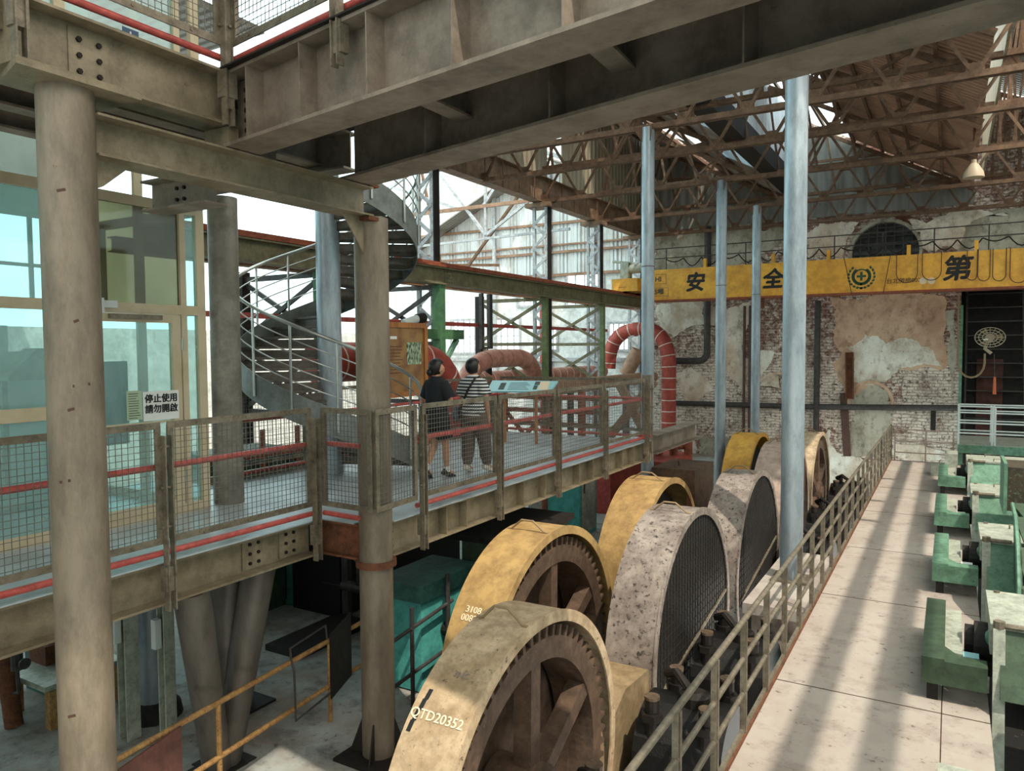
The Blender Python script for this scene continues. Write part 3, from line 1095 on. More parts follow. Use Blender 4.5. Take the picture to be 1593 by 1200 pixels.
def guard_run(p0, p1, cuts, z0, label, side=1, posts=True, zb=-.38, ends=(True, True), mid=True, pitch=.05, up=1.12, stop=0.):
    """mesh guard from p0 to p1 (x, y); cuts are distances of the posts; side: which side the posts stand"""
    a = Vector((p0[0], p0[1], 0))
    d = (Vector((p1[0], p1[1], 0)) - a)
    Ln = d.length
    d.normalize()
    nrm = Vector((d.y, -d.x, 0)) * side
    t = thing('mesh_guardrail', (p0[0], p0[1], z0), label, 'railing')
    Z = lambda s, z, o=0: a + d * s + nrm * o + Vector((0, 0, z0 + z))
    lo = .19
    for i in range(len(cuts) - 1):
        s0, s1 = cuts[i] + .055, cuts[i + 1] - .055
        g = MB()
        for s in (s0, s1):
            g.bar(Z(s, lo), Z(s, up), .05, .012, nrm)
            g.bar(Z(s, lo, -.02), Z(s, up, -.02), .008, .045, nrm)
        for z in (lo, up):
            g.bar(Z(s0 - .025, z), Z(s1 + .025, z), .012, .055)
        nb = max(2, int((s1 - s0) / .4))
        for k in range(nb):
            s = s0 + (k + .5) * (s1 - s0) / nb
            for z in (lo, up):
                g.tube([Z(s, z, .005), Z(s, z, .014)], .012, 6)
        g.build('panel_frame', 'rail_grey', t)
        g = MB()
        m = max(2, round((s1 - s0) / pitch))
        for k in range(1, m):
            s = s0 + (s1 - s0) * k / m
            g.bar(Z(s, lo, -.006), Z(s, up, -.006), .0042, .0042)
        m = round((up - lo) / pitch)
        for k in range(1, m):
            z = lo + (up - lo) * k / m
            g.bar(Z(s0, z, -.002), Z(s1, z, -.002), .0042, .0042)
        g.build('wire_mesh', 'wire', t)
    if posts:
        for i, c in enumerate(cuts):
            if (i == 0 and not ends[0]) or (i == len(cuts) - 1 and not ends[1]):
                continue
            g = MB()
            for o in (-.03, .03):
                g.bar(Z(c + o, zb, .035), Z(c + o, up - .08, .035), .012, .06, nrm)
            for z in (.3, .62, .95):
                g.tube([Z(c - .06, z, .03), Z(c + .06, z, .03)], .012, 6)
            g.bar(Z(c, -.12, -.02), Z(c, -.12, .05), .1, .2)
            g.build('post', 'rail_grey', t)
    if mid:
        g = MB().tube([Z(.02, .78, -.06), Z(Ln - .02 - stop, .78, -.06)], .026, 10)
        g.build('mid_rail', 'red_pipe', t, smooth=True)
        g = MB().tube([Z(.02, .085, -.03), Z(Ln - .02 - stop, .085, -.03)], .026, 10)
        g.build('toe_rail', 'red_pipe', t, smooth=True)
    return t


guard_run((-4.755, 6.16), (-4.755, 13.1), [.06, 1.6, 3.18, 4.84, 6.71], 0, 'mesh guardrail with red pipes along the walkway edge beside the two people', 1)
guard_run((-5.44, -.3), (-5.44, 5.45), [.85, 2.45, 4.05, 5.68], 0, 'mesh guardrail with red pipes in front of the glass lift', 1)
guard_run((-5.42, 5.44), (-4.68, 5.40), [0.0, .74], 0, 'short mesh guard panel on the left face of the corner round column', 1, posts=False, stop=.22)
guard_run((-4.68, 5.40), (-4.72, 6.14), [0.0, .74], 0, 'short mesh guard panel on the right face of the corner round column', 1, posts=False, mid=False)
guard_run((-4.72, 13.15), (-8.1, 13.15), [.05, 1.1, 2.2, 3.3], 0, 'mesh guardrail closing the far end of the mezzanine walkway', 1)
guard_run((-8.1, 13.1), (-8.1, 6.3), [.1, 1.8, 3.5, 5.2, 6.7], 0, 'mesh guardrail on the back edge of the mezzanine behind the spiral stair', 1)

# ------------------------------------------------------------------ mezzanine columns
gm = 'round columns of the mezzanine'


def frame_column(x, y, z1, label, r=.165, z0=GZ, mat='column_beige'):
    t = thing('mezzanine_column', (x, y, z0), label, 'column')
    MB().tube([(x, y, z0), (x, y, z1)], r, 36).build('shaft', mat, t, smooth=True)
    MB().box(x - .32, x + .32, y - .32, y + .32, z0, z0 + .03).build('base_plate', 'dark_steel', t)
    return t


t = frame_column(-4.85, 2.73, 3.36, 'big beige round column at the left of the photo, in front of the glass lift')
MB().prism([(-5.08, 2.45, 3.36), (-4.62, 2.33, 3.36), (-4.62, 3.1, 3.36), (-5.08, 3.1, 3.36)], (0, 0, .045)).build('cap_plate', 'beam_olive', t)
g = MB()
for z, a, w in ((2.7, -.9, .05), (1.5, -.6, .1), (.9, -1.2, .07), (1.35, -.8, .04), (1.9, -.5, .03), (-.6, -1.2, .05)):
    c, s_ = math.cos(a), math.sin(a)
    g.bar((-4.85 + c * .166, 2.73 + s_ * .166, z), (-4.85 + math.cos(a + w * 6) * .166, 2.73 + math.sin(a + w * 6) * .166, z + .012), .003, .018)
g.each('rust_mark', 'pipe_brown', t)
t = frame_column(-4.88, 5.64, 2.98, 'beige round column at the corner of the mezzanine, wrapped by mesh panels')
MB().tube([(-4.88, 5.64, -.42), (-4.88, 5.64, -.36)], .2, 30).build('collar', 'rust', t, smooth=True)
g = MB()
for k in range(4):
    a = R(20 + 90 * k)
    c, s_ = math.cos(a), math.sin(a)
    g.prism([(-4.88 + c * .16, 5.64 + s_ * .16, GZ + .03), (-4.88 + c * .3, 5.64 + s_ * .3, GZ + .03), (-4.88 + c * .16, 5.64 + s_ * .16, GZ + .4)], (-s_ * .015, c * .015, 0))
g.each('base_gusset', 'dark_steel', t)
frame_column(-7.0, 5.62, 3.4, 'grey round column right beside the lift door frame', .16, mat='steel_grey')
frame_column(-6.72, 2.2, -.4, 'round post under the mezzanine behind the big beige column', .16)

# ------------------------------------------------------------------ beams between columns
t = thing('tie_beam', (-4.85, 4.1, 2.97), 'olive steel I-beam joining the two beige round columns overhead', 'beam')
MB().ibeam((-4.85, 2.86, 2.97), (-4.85, 5.5, 2.97), .27, .26, .016, .012).build('i_section', 'beam_olive', t)
g = MB()
g.prism([(-4.845, 2.87, 2.97), (-4.845, 3.15, 2.97), (-4.845, 2.95, 2.8), (-4.845, 2.87, 2.76)], (.014, 0, 0))
g.prism([(-4.845, 5.5, 2.97), (-4.845, 5.2, 2.97), (-4.845, 5.48, 2.62)], (.014, 0, 0))
g.each('gusset_plate', 'beam_olive', t)
g = MB()
g.box(-4.99, -4.71, 5.42, 5.56, 2.93, 2.965).box(-4.99, -4.72, 5.44, 5.58, 3.245, 3.27)
g.each('torn_plate', 'rust', t)

t = thing('cross_beam', (-5.6, 4.6, 2.72), 'short grey cross beam under the olive tie beam near the lift', 'beam')
MB().ibeam((-5.78, 3.95, 2.86), (-4.99, 3.95, 2.86), .25, .22, .018, .012).build('i_section', 'girder', t)
g = MB()
bolts(g, (-5.4, 3.942, 2.985), 2, 2, .09, .09, (1, 0, 0), (0, 0, 1), (0, -1, 0), .016)
g.each('bolt', 'bolt_dark', t)

# ------------------------------------------------------------------ upper platform
A9, A13 = R(-9.6), R(-13)
d1 = Vector((math.cos(A9), math.sin(A9), 0))
d2 = Vector((math.cos(A13), math.sin(A13), 0))
g1a = Vector((-4.79, 4.02, 3.25))
g2a = Vector((-4.78, 5.32, 3.25))


def stiff_plates(t, o, d, ss, h, w, sides=(-1, 1), mat='girder'):
    n_ = Vector((-d.y, d.x, 0))
    g = MB()
    for s in ss:
        for sd in sides:
            p = o + d * s + n_ * (sd * w / 4) + Vector((0, 0, h / 2))
            g.bar(p - Vector((0, 0, h / 2 - .02)), p + Vector((0, 0, h / 2 - .02)), .012, w / 2 - .01, n_)
    g.each('stiffener', mat, t)


t = thing('plate_girder', g1a + d1 * 2, 'nearest big plate girder of the upper platform, its face lit and patched with shadow', 'girder')
MB().ibeam(g1a, g1a + d1 * 7.2, .55, .31, .025, .014).build('i_section', 'girder', t)
stiff_plates(t, g1a, d1, (.36, 1.02, 1.72, 2.45, 3.2, 4.0), .55, .31)
g = MB()
nrm = Vector((math.sin(A9), -math.cos(A9), 0))
bolts(g, g1a + d1 * .17 + nrm * .008 + Vector((0, 0, .25)), 2, 6, .07, .075, d1, (0, 0, 1), nrm, .018)
g.each('bolt', 'bolt_dark', t)
MB().bar(g1a + d1 * .02 + nrm * .012 + Vector((0, 0, .27)), g1a + d1 * .32 + nrm * .012 + Vector((0, 0, .27)), .008, .48).build('splice_plate', 'girder', t)

t = thing('plate_girder', g2a + d2 * 2, 'second plate girder behind the nearest one, deep in shade and crossing above the hall', 'girder')
MB().ibeam(g2a, g2a + d2 * 8, .55, .36, .025, .014).build('i_section', 'girder', t)
stiff_plates(t, g2a, d2, (1.2, 2.5, 3.9, 5.2), .55, .36)

t = thing('plate_girder', (-4.85, 3.1, 3.41), 'short girder with a bolted splice resting on the big beige column', 'girder')
MB().ibeam((-4.85, 2.36, 3.405), (-4.85, 3.95, 3.405), .4, .28, .018, .014).build('i_section', 'beam_olive', t)
g = MB().box(-4.842, -4.832, 2.75, 3.02, 3.44, 3.77)
g.build('splice_plate', 'beam_olive', t)
g = MB()
bolts(g, (-4.832, 2.88, 3.6), 2, 3, .13, .1, (0, 1, 0), (0, 0, 1), (1, 0, 0), .018)
g.each('bolt', 'bolt_dark', t)
g = MB().box(-4.99, -4.71, 2.36, 2.372, 3.42, 3.79).box(-4.99, -4.71, 3.86, 3.95, 3.25, 3.4)
g.each('end_plate', 'beam_olive', t)

t = thing('plate_girder', (-5.4, 2.3, 3.41), 'girder running left from the big beige column out of the picture', 'girder')
q0, q1 = Vector((-4.99, 2.36, 3.41)), Vector((-7.3, 1.75, 3.41))
MB().ibeam(q0, q1, .4, .3, .018, .014).build('i_section', 'beam_olive', t)
dd = (q1 - q0).normalized()
stiff_plates(t, q0, dd, (.02, .28, .62, 1.2), .4, .3, mat='beam_olive')

g = MB()
g.prism([(-7.1, 1.9, 3.8), (-4.75, 2.35, 3.8), (-4.75, 3.8, 3.8), tuple(g1a + d1 * 7.2 + Vector((0, -.1, .55))), tuple(g2a + d2 * 8 + Vector((0, .1, .55))), (-4.78, 5.5, 3.8), (-7.1, 5.6, 3.8)], (0, 0, .012))
up = thing('upper_platform', (-5.5, 4, 3.8), 'upper steel platform deck overhead between the girders', 'platform')
g.build('deck_plate', 'dark_steel', up)
g = MB()
for x in (-5.4, -6.0, -6.6):
    g.ibeam((x, 2.2, 3.5), (x, 5.5, 3.5), .28, .16)
for s in (1.5, 3.0, 4.6, 6.2):
    a, b2 = g1a + d1 * s, g2a + d2 * s
    g.ibeam(a + Vector((0, .02, .25)), b2 + Vector((0, -.02, .25)), .28, .16)
g.ibeam((-7.0, 5.45, 3.42), (-4.95, 5.45, 3.42), .36, .2)
g.each('joist', 'girder', up)
g = MB().bar((-5.7, 4.5, 3.38), (-5.0, 4.5, 3.38), .16, .2)
g.each('stub_beam', 'girder', up)
g = MB()
bolts(g, (-5.35, 4.415, 3.38), 2, 2, .09, .09, (1, 0, 0), (0, 0, 1), (0, -1, 0), .016)
g.each('bolt', 'bolt_dark', up)

guard_run((-4.72, 2.42), (-4.72, 3.86), [-.03, 1.42], 3.812, 'upper level mesh guardrail above the big beige column', 1, zb=-.42, ends=(True, True))
e0 = g1a + Vector((.06, -.13, 0))
e1 = e0 + d1 * 6.5
guard_run((e0.x, e0.y), (e1.x, e1.y), [.03, 1.36, 2.9, 4.4], 3.812, 'upper level mesh guardrail on top of the nearest big girder', 1, zb=-.3)
guard_run((-6.9, 1.9), (-4.78, 2.36), [.1, 1.1, 2.1], 3.812, 'upper level mesh guardrail at the top left corner of the photo', 1, zb=-.25)

# ================================================================== GLASS LIFT
t = thing('lift_enclosure', (-7.9, 3.6, 0), 'cream framed glass lift enclosure with a door, standing on the mezzanine', 'lift')
LX = -6.97
g = MB()
for y in (1.3, 3.9, 5.3):
    g.box(LX - .06, LX, y - .05, y + .05, 0, 7)
g.box(LX - .06, LX, 5.05, 5.12, 0, 7)
for z in (.05, 2.14, 3.2, 3.86, 6.3):
    g.box(LX - .06, LX, 1.3, 5.3, z - .05, z + .05)
g.box(LX - .06, LX, 1.3, 3.9, 1.1, 1.22)
for x in (-8.9, -8.0):
    g.box(x - .05, x, 5.24, 5.34, 0, 7)
for z in (.05, 2.14, 3.2):
    g.box(-8.9, LX, 5.27, 5.33, z - .05, z + .05)
g.build('frame', 'frame_cream', t)
gl = 'teal_glass'
for a, b2, c, e, m in ((1.35, 3.85, .1, 1.1, gl), (1.35, 3.85, 1.22, 2.09, gl), (1.35, 3.85, 2.19, 3.15, gl), (3.95, 5.05, 2.19, 3.15, 'dusty_glass'), (5.12, 5.25, .1, 2.09, gl), (5.12, 5.25, 2.19, 3.15, gl),
                       (1.35, 2.85, 3.9, 6.25, gl), (2.95, 5.05, 3.9, 6.25, gl)):
    MB().box(LX - .04, LX - .03, a, b2, c, e).build('glass_pane', m, t)
dr = MB()
for y0, y1 in ((3.97, 4.05), (4.93, 5.03)):
    dr.box(LX - .05, LX + .01, y0, y1, .06, 2.08)
for z0, z1 in ((.06, .16), (2.0, 2.08), (.98, 1.0)):
    dr.box(LX - .05, LX + .01, 3.97, 5.03, z0, z1)
d = dr.build('door', 'frame_cream', t)
MB().box(LX - .03, LX - .02, 4.05, 4.93, .16, 2.0).build('glass_pane', 'teal_glass', d)
MB().box(LX, LX + .05, 4.25, 4.8, 2.03, 2.075).build('door_closer', 'rail_grey', d)
g = MB()
for z in (1.78, .4):
    g.tube([(LX + .015, 5.04, z - .06), (LX + .015, 5.04, z + .06)], .014, 8)
g.each('hinge', 'stainless', d)
MB().box(LX, LX + .06, 4.13, 4.19, 2.08, 2.22).box(LX, LX + .03, 4.2, 4.34, 2.13, 2.2).build('lock_box', 'panel_white', t)
# what stands inside the glass
g = MB().box(-8.85, -8.8, 1.3, 5.25, 0, 1.72).box(-8.85, -8.8, 1.3, 3.6, 1.72, 2.0).box(-8.85, -8.8, 3.95, 4.25, 1.72, 2.0).box(-8.85, -8.8, 4.75, 5.25, 1.72, 2.0).box(-8.85, -8.8, 1.3, 3.5, 2.0, 7).box(-8.85, -8.8, 3.5, 5.25, 3.2, 7)
g.build('rear_wall', 'panel_white', t)
MB().box(-8.78, -8.75, 5.02, 5.2, .7, 1.6).build('inner_panel', 'panel_white', t)
MB().box(-8.2, -8.17, 4.9, 5.2, .65, 1.6).build('inner_panel', 'column_blue', t)
g = MB().box(-8.6, -8.55, 4.7, 5.2, 2.25, 3.15)
g.build('cabin_ceiling', 'duct_ochre', t)
g = MB().box(-8.54, -8.52, 4.35, 4.4, 2.2, 3.15).box(-8.54, -8.52, 3.0, 5.2, 2.62, 2.66).tube([(-8.4, 5.1, 2.2), (-8.4, 5.1, 3.15)], .03, 10)
g.build('inner_rails', 'panel_white', t)
g = MB().prism([(-8.5, 3.95, 1.47), (-8.5, 4.25, 1.75), (-8.5, 4.8, 1.75), (-8.5, 4.8, 1.42), (-8.5, 3.95, 1.42)], (.3, 0, 0)).box(-8.5, -8.45, 4.0, 4.06, .3, 1.42)
g.build('hood', 'green_pale', t)
# notices stuck on the door
a, b2 = on(222, 610, 0, LX + .012), on(279, 651, 0, LX + .012)
t = thing('notice', (LX + .012, (a.y + b2.y) / 2, b2.z), 'white notice with two lines of bold black Chinese characters on the lift door', 'notice')
MB().box(LX + .011, LX + .014, a.y, b2.y, b2.z, a.z).build('sheet', 'paper', t)
cy, cz = (a.y + b2.y) / 2, (a.z + b2.z) / 2
M1 = lambda y, z: frame4((LX + .0155, y, z), (0, 1, 0), (0, 0, 1))
text('停止使用', .092, M1(cy, cz + .07), 'ink', 'lettering', t, bold=.002)
text('請勿開啟', .092, M1(cy, cz - .035), 'ink', 'lettering', t, bold=.002)
a2, b3 = on(196, 609, 0, LX + .012), on(222, 653, 0, LX + .012)
t = thing('notice', (LX + .012, (a2.y + b3.y) / 2, b3.z), 'small green paper list beside the bold white notice on the lift door', 'notice')
MB().box(LX + .011, LX + .014, a2.y, b3.y, b3.z, a2.z).build('sheet', 'paper_green', t)
g = MB()
for k in range(11):
    z = a2.z - .03 - k * .024
    g.box(LX + .014, LX + .0155, a2.y + .02, b3.y - .02 - rnd(0, .05), z - .004, z + .004)
g.build('print_lines', 'ink_grey', t)
# upper signs
p, q = on(190, 40, 0, LX + .02), on(210, 47, 0, LX + .02)
t = thing('lift_sign', (LX + .02, p.y, q.z), 'small blue wheelchair sign on the upper glass of the lift', 'sign')
MB().box(LX + .015, LX + .02, p.y, p.y + .17, p.z - .17, p.z).build('plate', 'blue_sign', t)
g = MB()
ring = [(LX + .024, p.y + .08 + .04 * math.cos(k * PI / 8), p.z - .105 + .04 * math.sin(k * PI / 8)) for k in range(1, 15)]
g.tube(ring, .007, 6).tube([(LX + .024, p.y + .08, p.z - .03), (LX + .024, p.y + .085, p.z - .08), (LX + .024, p.y + .12, p.z - .085), (LX + .024, p.y + .135, p.z - .13)], .008, 6)
g.build('wheelchair_symbol', 'paper', t)
t = thing('lift_sign', (LX + .02, p.y, p.z - .3), 'cream strip sign with dark characters under the wheelchair sign', 'sign')
MB().box(LX + .015, LX + .02, p.y - .06, p.y + .25, p.z - .285, p.z - .19).build('plate', 'sign_cream', t)
g = MB()
for k in range(6):
    y = p.y - .03 + k * .045
    g.box(LX + .02, LX + .023, y, y + .03, p.z - .255, p.z - .225)
g.build('lettering', 'ink', t)

# ================================================================== SPIRAL STAIR
SX, SY, SR = -7.46, 7.72, 1.22
st = thing('spiral_stair', (SX, SY, 0), 'steel spiral stair with dark treads and stainless rails rising round a column', 'staircase')
MB().tube([(SX, SY, 0), (SX, SY, 4.6)], .165, 32).build('centre_column', 'column_blue', st, smooth=True)
TH0 = 38


def spz(th):
    return .12 + 3.1 * (TH0 - th) / 360


def sp(th, r, z):
    return Vector((SX + r * math.cos(R(th)), SY + r * math.sin(R(th)), z))


END = TH0 - 425
NT = 25
for k in range(NT):
    a, b2 = TH0 - k * 17, TH0 - (k + 1) * 17 - 3
    z = spz(a)
    g = MB().prism([sp(a, .15, z), sp(a, SR, z), sp((a + b2) / 2, SR, z), sp(b2, SR, z), sp(b2, .15, z)], (0, 0, .03))
    g.prism([sp(b2, .15, z), sp(b2, SR, z), sp(b2 + .8, SR, z), sp(b2 + .8, .15, z)], (0, 0, .13))
    g.build('tread', 'stair_dark', st)
vs, fs = [], []
N = 90
for i in range(N + 1):
    th = TH0 + 6 - (TH0 + 6 - END) * i / N
    z = spz(th)
    lo, hi = max(0.0, z - .2), z + .16
    for r in (SR, SR + .012):
        vs += [sp(th, r, lo), sp(th, r, hi)]
for i in range(N):
    o = i * 4
    for a, b2 in ((0, 1), (3, 2), (1, 3), (2, 0)):
        fs.append((o + a, o + b2, o + 4 + b2, o + 4 + a))
MB().add(vs, fs).build('stringer', 'stringer', st, smooth=True)
for h, r, nm in ((1.0, .024, 'handrail'), (.82, .009, 'rail_rod'), (.65, .009, 'rail_rod'), (.48, .009, 'rail_rod'), (.31, .009, 'rail_rod')):
    pts = [sp(TH0 - (TH0 - END) * i / N, SR + .03, spz(TH0 - (TH0 - END) * i / N) + h) for i in range(N + 1)]
    MB().tube(pts, r, 8).build(nm, 'stainless', st, smooth=True)
for k in range(17):
    th = TH0 - 2 - k * 26
    MB().tube([sp(th, SR + .03, max(0, spz(th) - .12)), sp(th, SR + .03, spz(th) + 1.0)], .017, 8).build('baluster', 'stainless', st, smooth=True)

# ================================================================== BOARDS
p, q = on(600, 505, 0, -8.0), on(664, 600, 0, -8.0)
p = Vector((-8.0, 9.1, p.z))
q = on(662, 600, 0, -8.0)
t = thing('display_board', (-8.0, 9.9, 0), 'standing wood framed display board with a bamboo photo, behind the person in black', 'board')
yt0, yt1, z0, z1 = p.y, q.y, .95, 2.12
g = MB()
for y in (yt0, yt1):
    g.box(-8.04, -7.97, y - .045, y + .045, 0, z1)
for z in (z0, z1):
    g.box(-8.04, -7.97, yt0, yt1, z - .045, z + .045)
g.build('frame', 'wood_frame', t)
MB().box(-8.02, -8.0, yt0, yt1, z0, z1).build('panel', 'board_print', t)
MB().box(-8.0, -7.995, yt1 - .52, yt1 - .12, 1.45, 1.83).build('photo', 'bamboo_photo', t)
g = MB()
for k in range(9):
    g.box(-8.0, -7.996, yt0 + .15, yt1 - .62 - rnd(0, .08), 1.75 - k * .055, 1.765 - k * .055)
g.build('print_lines', 'bulk_dark', t)
MB().box(-8.0, -7.996, yt1 - .95, yt1 - .78, 1.88, 1.93).build('title', 'paper', t)

c0, c1, c2, c3 = on(757, 609, 1, 11.5), on(856, 609, 1, 11.55), on(868, 593, 1, 11.95), on(766, 592, 1, 11.95)
t = thing('reading_panel', ((c0.x + c1.x) / 2, 11.7, 0), 'tilted teal reading panel with small photos beside the person in stripes', 'board')
nz = (c1 - c0).cross(c3 - c0).normalized()
MB().prism([c0, c1, c2, c3], -nz * .03).build('plate', 'panel_teal', t)
e1_, e2_ = (c1 - c0), (c3 - c0)


def quad(u0, u1, v0, v1, h):
    return [c0 + e1_ * u + e2_ * v + nz * h for u, v in ((u0, v0), (u1, v0), (u1, v1), (u0, v1))]


g = MB()
for u0, u1, v0, v1 in ((.17, .26, .15, .75), (.72, .78, .15, .5), (.72, .8, .55, .85)):
    g.prism(quad(u0, u1, v0, v1, .001), nz * .002)
g.build('photo', 'ink_grey', t)
MB().prism(quad(.8, .95, .12, .85, .001), nz * .002).build('map', 'sign_cream', t)
g = MB()
for k in range(6):
    g.prism(quad(.32, .66 - .03 * (k % 3), .14 + k * .12, .17 + k * .12, .001), nz * .002)
g.build('print_lines', 'ink_grey', t)
g = MB()
for u in (.25, .75):
    p = c0 + e1_ * u + e2_ * .5
    g.tube([(p.x, p.y, 0), (p.x, p.y, p.z - .02)], .03, 10)
g.each('leg', 'wood_frame', t)
# ================================================================== CRANE RUNWAY
RX, RZ = -9.95, 3.15
t = thing('crane_runway', (RX, 17, RZ), 'long olive runway beam with a rusty top carrying the yellow crane', 'beam')
MB().ibeam((RX, 6.5, RZ), (RX, 27.6, RZ), .38, .3, .03, .03).build('i_section', 'runway', t)
g = MB().bar((RX, 6.5, RZ + .41), (RX, 27.6, RZ + .41), .34, .05).bar((RX + .02, 6.5, RZ + .47), (RX + .02, 27.6, RZ + .47), .06, .07)
g.build('rusty_rail', 'rust_top', t)
g = MB()
for y in (10.2, 14.1, 18.85, 22.9, 26.8):
    g.box(RX - .02, RX + .03, y - .16, y + .16, RZ + .03, RZ + .35)
    bolts(g, (RX + .03, y, RZ + .19), 4, 4, .08, .08, (0, 1, 0), (0, 0, 1), (1, 0, 0), .014)
g.each('splice_plate', 'runway', t)
g = MB().ibeam((RX - .55, 6.5, RZ + .0), (RX - .55, 27.6, RZ + .0), .22, .2)
g.build('rear_girder', 'duct_tan', t)


def tower(y, label, mat, w=.28, z0=GZ):
    t = thing('runway_tower', (RX, y, z0), label, 'tower', 'braced towers under the crane runway')
    g = MB().box(RX - w / 2, RX + w / 2, y - w / 2, y + w / 2, z0, RZ)
    g.build('front_leg', mat, t)
    g = MB().box(RX - 2.3, RX - 2.1, y - .1, y + .1, z0, RZ + .1)
    g.build('rear_leg', 'dark_steel' if y < 20 else 'red_pipe', t)
    g = MB()
    for za, zb in ((RZ - .1, 1.9), (1.75, .55)):
        g.bar((RX - .05, y - .02, za), (RX - 2.2, y - .02, zb), .05, .09)
        g.bar((RX - .05, y + .02, zb), (RX - 2.2, y + .02, za), .05, .09)
    for z in (RZ - .05, 1.83, .5):
        g.bar((RX, y, z), (RX - 2.2, y, z), .08, .1)
    g.build('bracing', 'runway' if mat != 'green_leg' else 'pipe_dark', t)
    return t


tower(13.75, 'thick bright green runway tower nearest the spiral stair', 'green_leg', .21)
tower(18.85, 'olive runway tower with crossed braces in the middle', 'green_tower', .15)
tower(22.9, 'olive runway tower with crossed braces nearest the crane', 'green_tower', .14)
tower(10.2, 'green runway tower seen through the spiral stair rails', 'green_leg', .3)
g = MB().bar((RX, 19, .42), (RX, 23, .42), .12, .16)
tag(g.build('tie_bar', 'runway'), 'olive horizontal bar between the two cross-braced towers', 'beam')
g = MB().box(RX - .1, RX + .1, 11.4, 14.6, 1.93, 2.15)
t = tag(g.build('bracket_beam', 'green_leg'), 'green bracket beam behind the display board, on the bright green tower', 'beam')
g = MB().bar((RX, 13.85, 1.3), (RX, 14.45, 1.93), .1, .1)
g.build('knee_brace', 'green_mint', t)
g = MB().bar((RX - 1.2, 6.5, 2.35), (RX - 1.2, 26, 2.35), .12, .1)
tag(g.build('red_tie_rail', 'red_pipe'), 'thin red horizontal rail running behind the runway towers', 'rail')
t = thing('bent_pipe_stub', (-9.6, 12.6, 1.3), 'cut pipe stub with a dark open mouth above the display board', 'pipe')
MB().tube([(-10.0, 12.55, 2.25), (-9.95, 12.75, 2.32), (-9.9, 12.9, 2.36)], .09, 16).build('pipe', 'panel_white', t, smooth=True)
MB().tube([(-9.9, 12.88, 2.355), (-9.87, 13.08, 2.39)], .11, 16).build('mouth', 'dark_steel', t, smooth=True)

# hanging hoist chain
t = thing('chain_hoist', (-11, 17.5, 1), 'narrow hoist frame hanging below the runway in front of the white wall', 'hoist')
g = MB().box(-11.05, -10.95, 17.1, 17.2, 1.75, 3.2).box(-11.05, -10.95, 17.5, 17.65, 1.75, 3.2).box(-11.05, -10.95, 17.1, 17.65, 1.7, 1.76)
g.build('frame', 'pipe_dark', t)
MB().tube([(-11, 17.5, .6), (-11, 17.48, 1.4)], .1, 12).tube([(-11, 17.48, 1.3), (-11, 17.45, 1.72)], .02, 6).tube([(-11, 17.5, .3), (-11, 17.5, .62)], .02, 6).build('hook_block', 'dark_steel', t)

# ================================================================== CRANE
CY, CZ0, CZ1 = 25.0, 3.28, 4.38
cr = thing('overhead_crane', (-3, CY, CZ0), 'yellow overhead travelling crane with large black Chinese characters', 'crane')
MB().box(-9.35, 5.5, CY, CY + .55, CZ0 + .06, CZ1).build('box_girder', 'crane_yellow', cr)
MB().box(-9.0, 5.5, CY - .06, CY + .6, CZ0, CZ0 + .06).build('bottom_flange', 'rust_top', cr)
MB().box(-10.3, -9.35, CY - .5, CY + 1.1, CZ0 + .38, CZ1 - .28).build('end_truck', 'crane_yellow', cr)
g = MB()
for y in (CY - .3, CY + .9):
    g.tube([(-10.05, y, RZ + .65), (-9.75, y, RZ + .65)], .2, 16)
g.each('wheel', 'dark_steel', cr)
g = MB().tube([(-9.9, CY + .1, CZ1 + .1), (-9.25, CY + .1, CZ1 + .12)], .17, 16).box(-10.15, -9.85, CY - .1, CY + .3, CZ1 - .3, CZ1 + .32).tube([(-10.5, CY + .1, CZ1 + .4), (-9.7, CY + .1, CZ1 + .28)], .05, 8)
g.build('drive_motor', 'green_pale', cr)
g = MB()
for z in (CZ1 + .42, CZ1 + .75):
    g.tube([(-9, CY + .3, z), (5.5, CY + .3, z)], .018, 6)
for k in range(11):
    x = -8.6 + k * 1.35
    g.tube([(x, CY + .3, CZ1), (x, CY + .3, CZ1 + .75)], .018, 6)
g.build('top_railing', 'pipe_dark', cr)
for x in (-7.2, -5.0, -3.35, -1.15, .55):
    MB().box(x - .05, x + .05, CY + .1, CY + .25, CZ1, CZ1 + .3).build('bracket', 'crane_yellow', cr)
g = MB()
for k in range(18):
    x = -8.6 + k * .62
    pts = [(x + .62 * i / 6, CY + .28, CZ1 + .38 - .28 * math.sin(PI * i / 6) * (1 if k % 3 else .4)) for i in range(7)]
    g.tube(pts, .02, 5)
g.build('loose_cable', 'cable_black', cr)
MB().box(-5.6, -5.3, CY + .1, CY + .4, CZ0 - .3, CZ0).build('stop_block', 'rust', cr)
CF = lambda px, py: on(px, py, 1, CY)
T4 = lambda px, py: frame4(CF(px, py) + Vector((0, -.006, 0)), (1, 0, 0), (0, 0, 1))
for ch, px, py, s, sh in (('安', 1082, 441, .66, .0), ('全', 1203, 436, .66, 0), ('第', 1490, 420, .74, 0)):
    text(ch, s, T4(px, py) @ Matrix(((1, .12, 0, 0), (0, 1, 0, 0), (0, 0, 1, 0), (0, 0, 0, 1))), 'ink', 'lettering', cr, ext=.004, bold=.022)
text('台北勞檢0022', .165, T4(1408, 437), 'ink', 'lettering', cr, ext=.003)
text('HI', .24, T4(1024, 435), 'ink_grey', 'lettering', cr, ext=.003, bold=.004)
text('吊  5噸', .22, T4(1018, 455), 'ink_grey', 'lettering', cr, ext=.003, bold=.004)
g = MB()
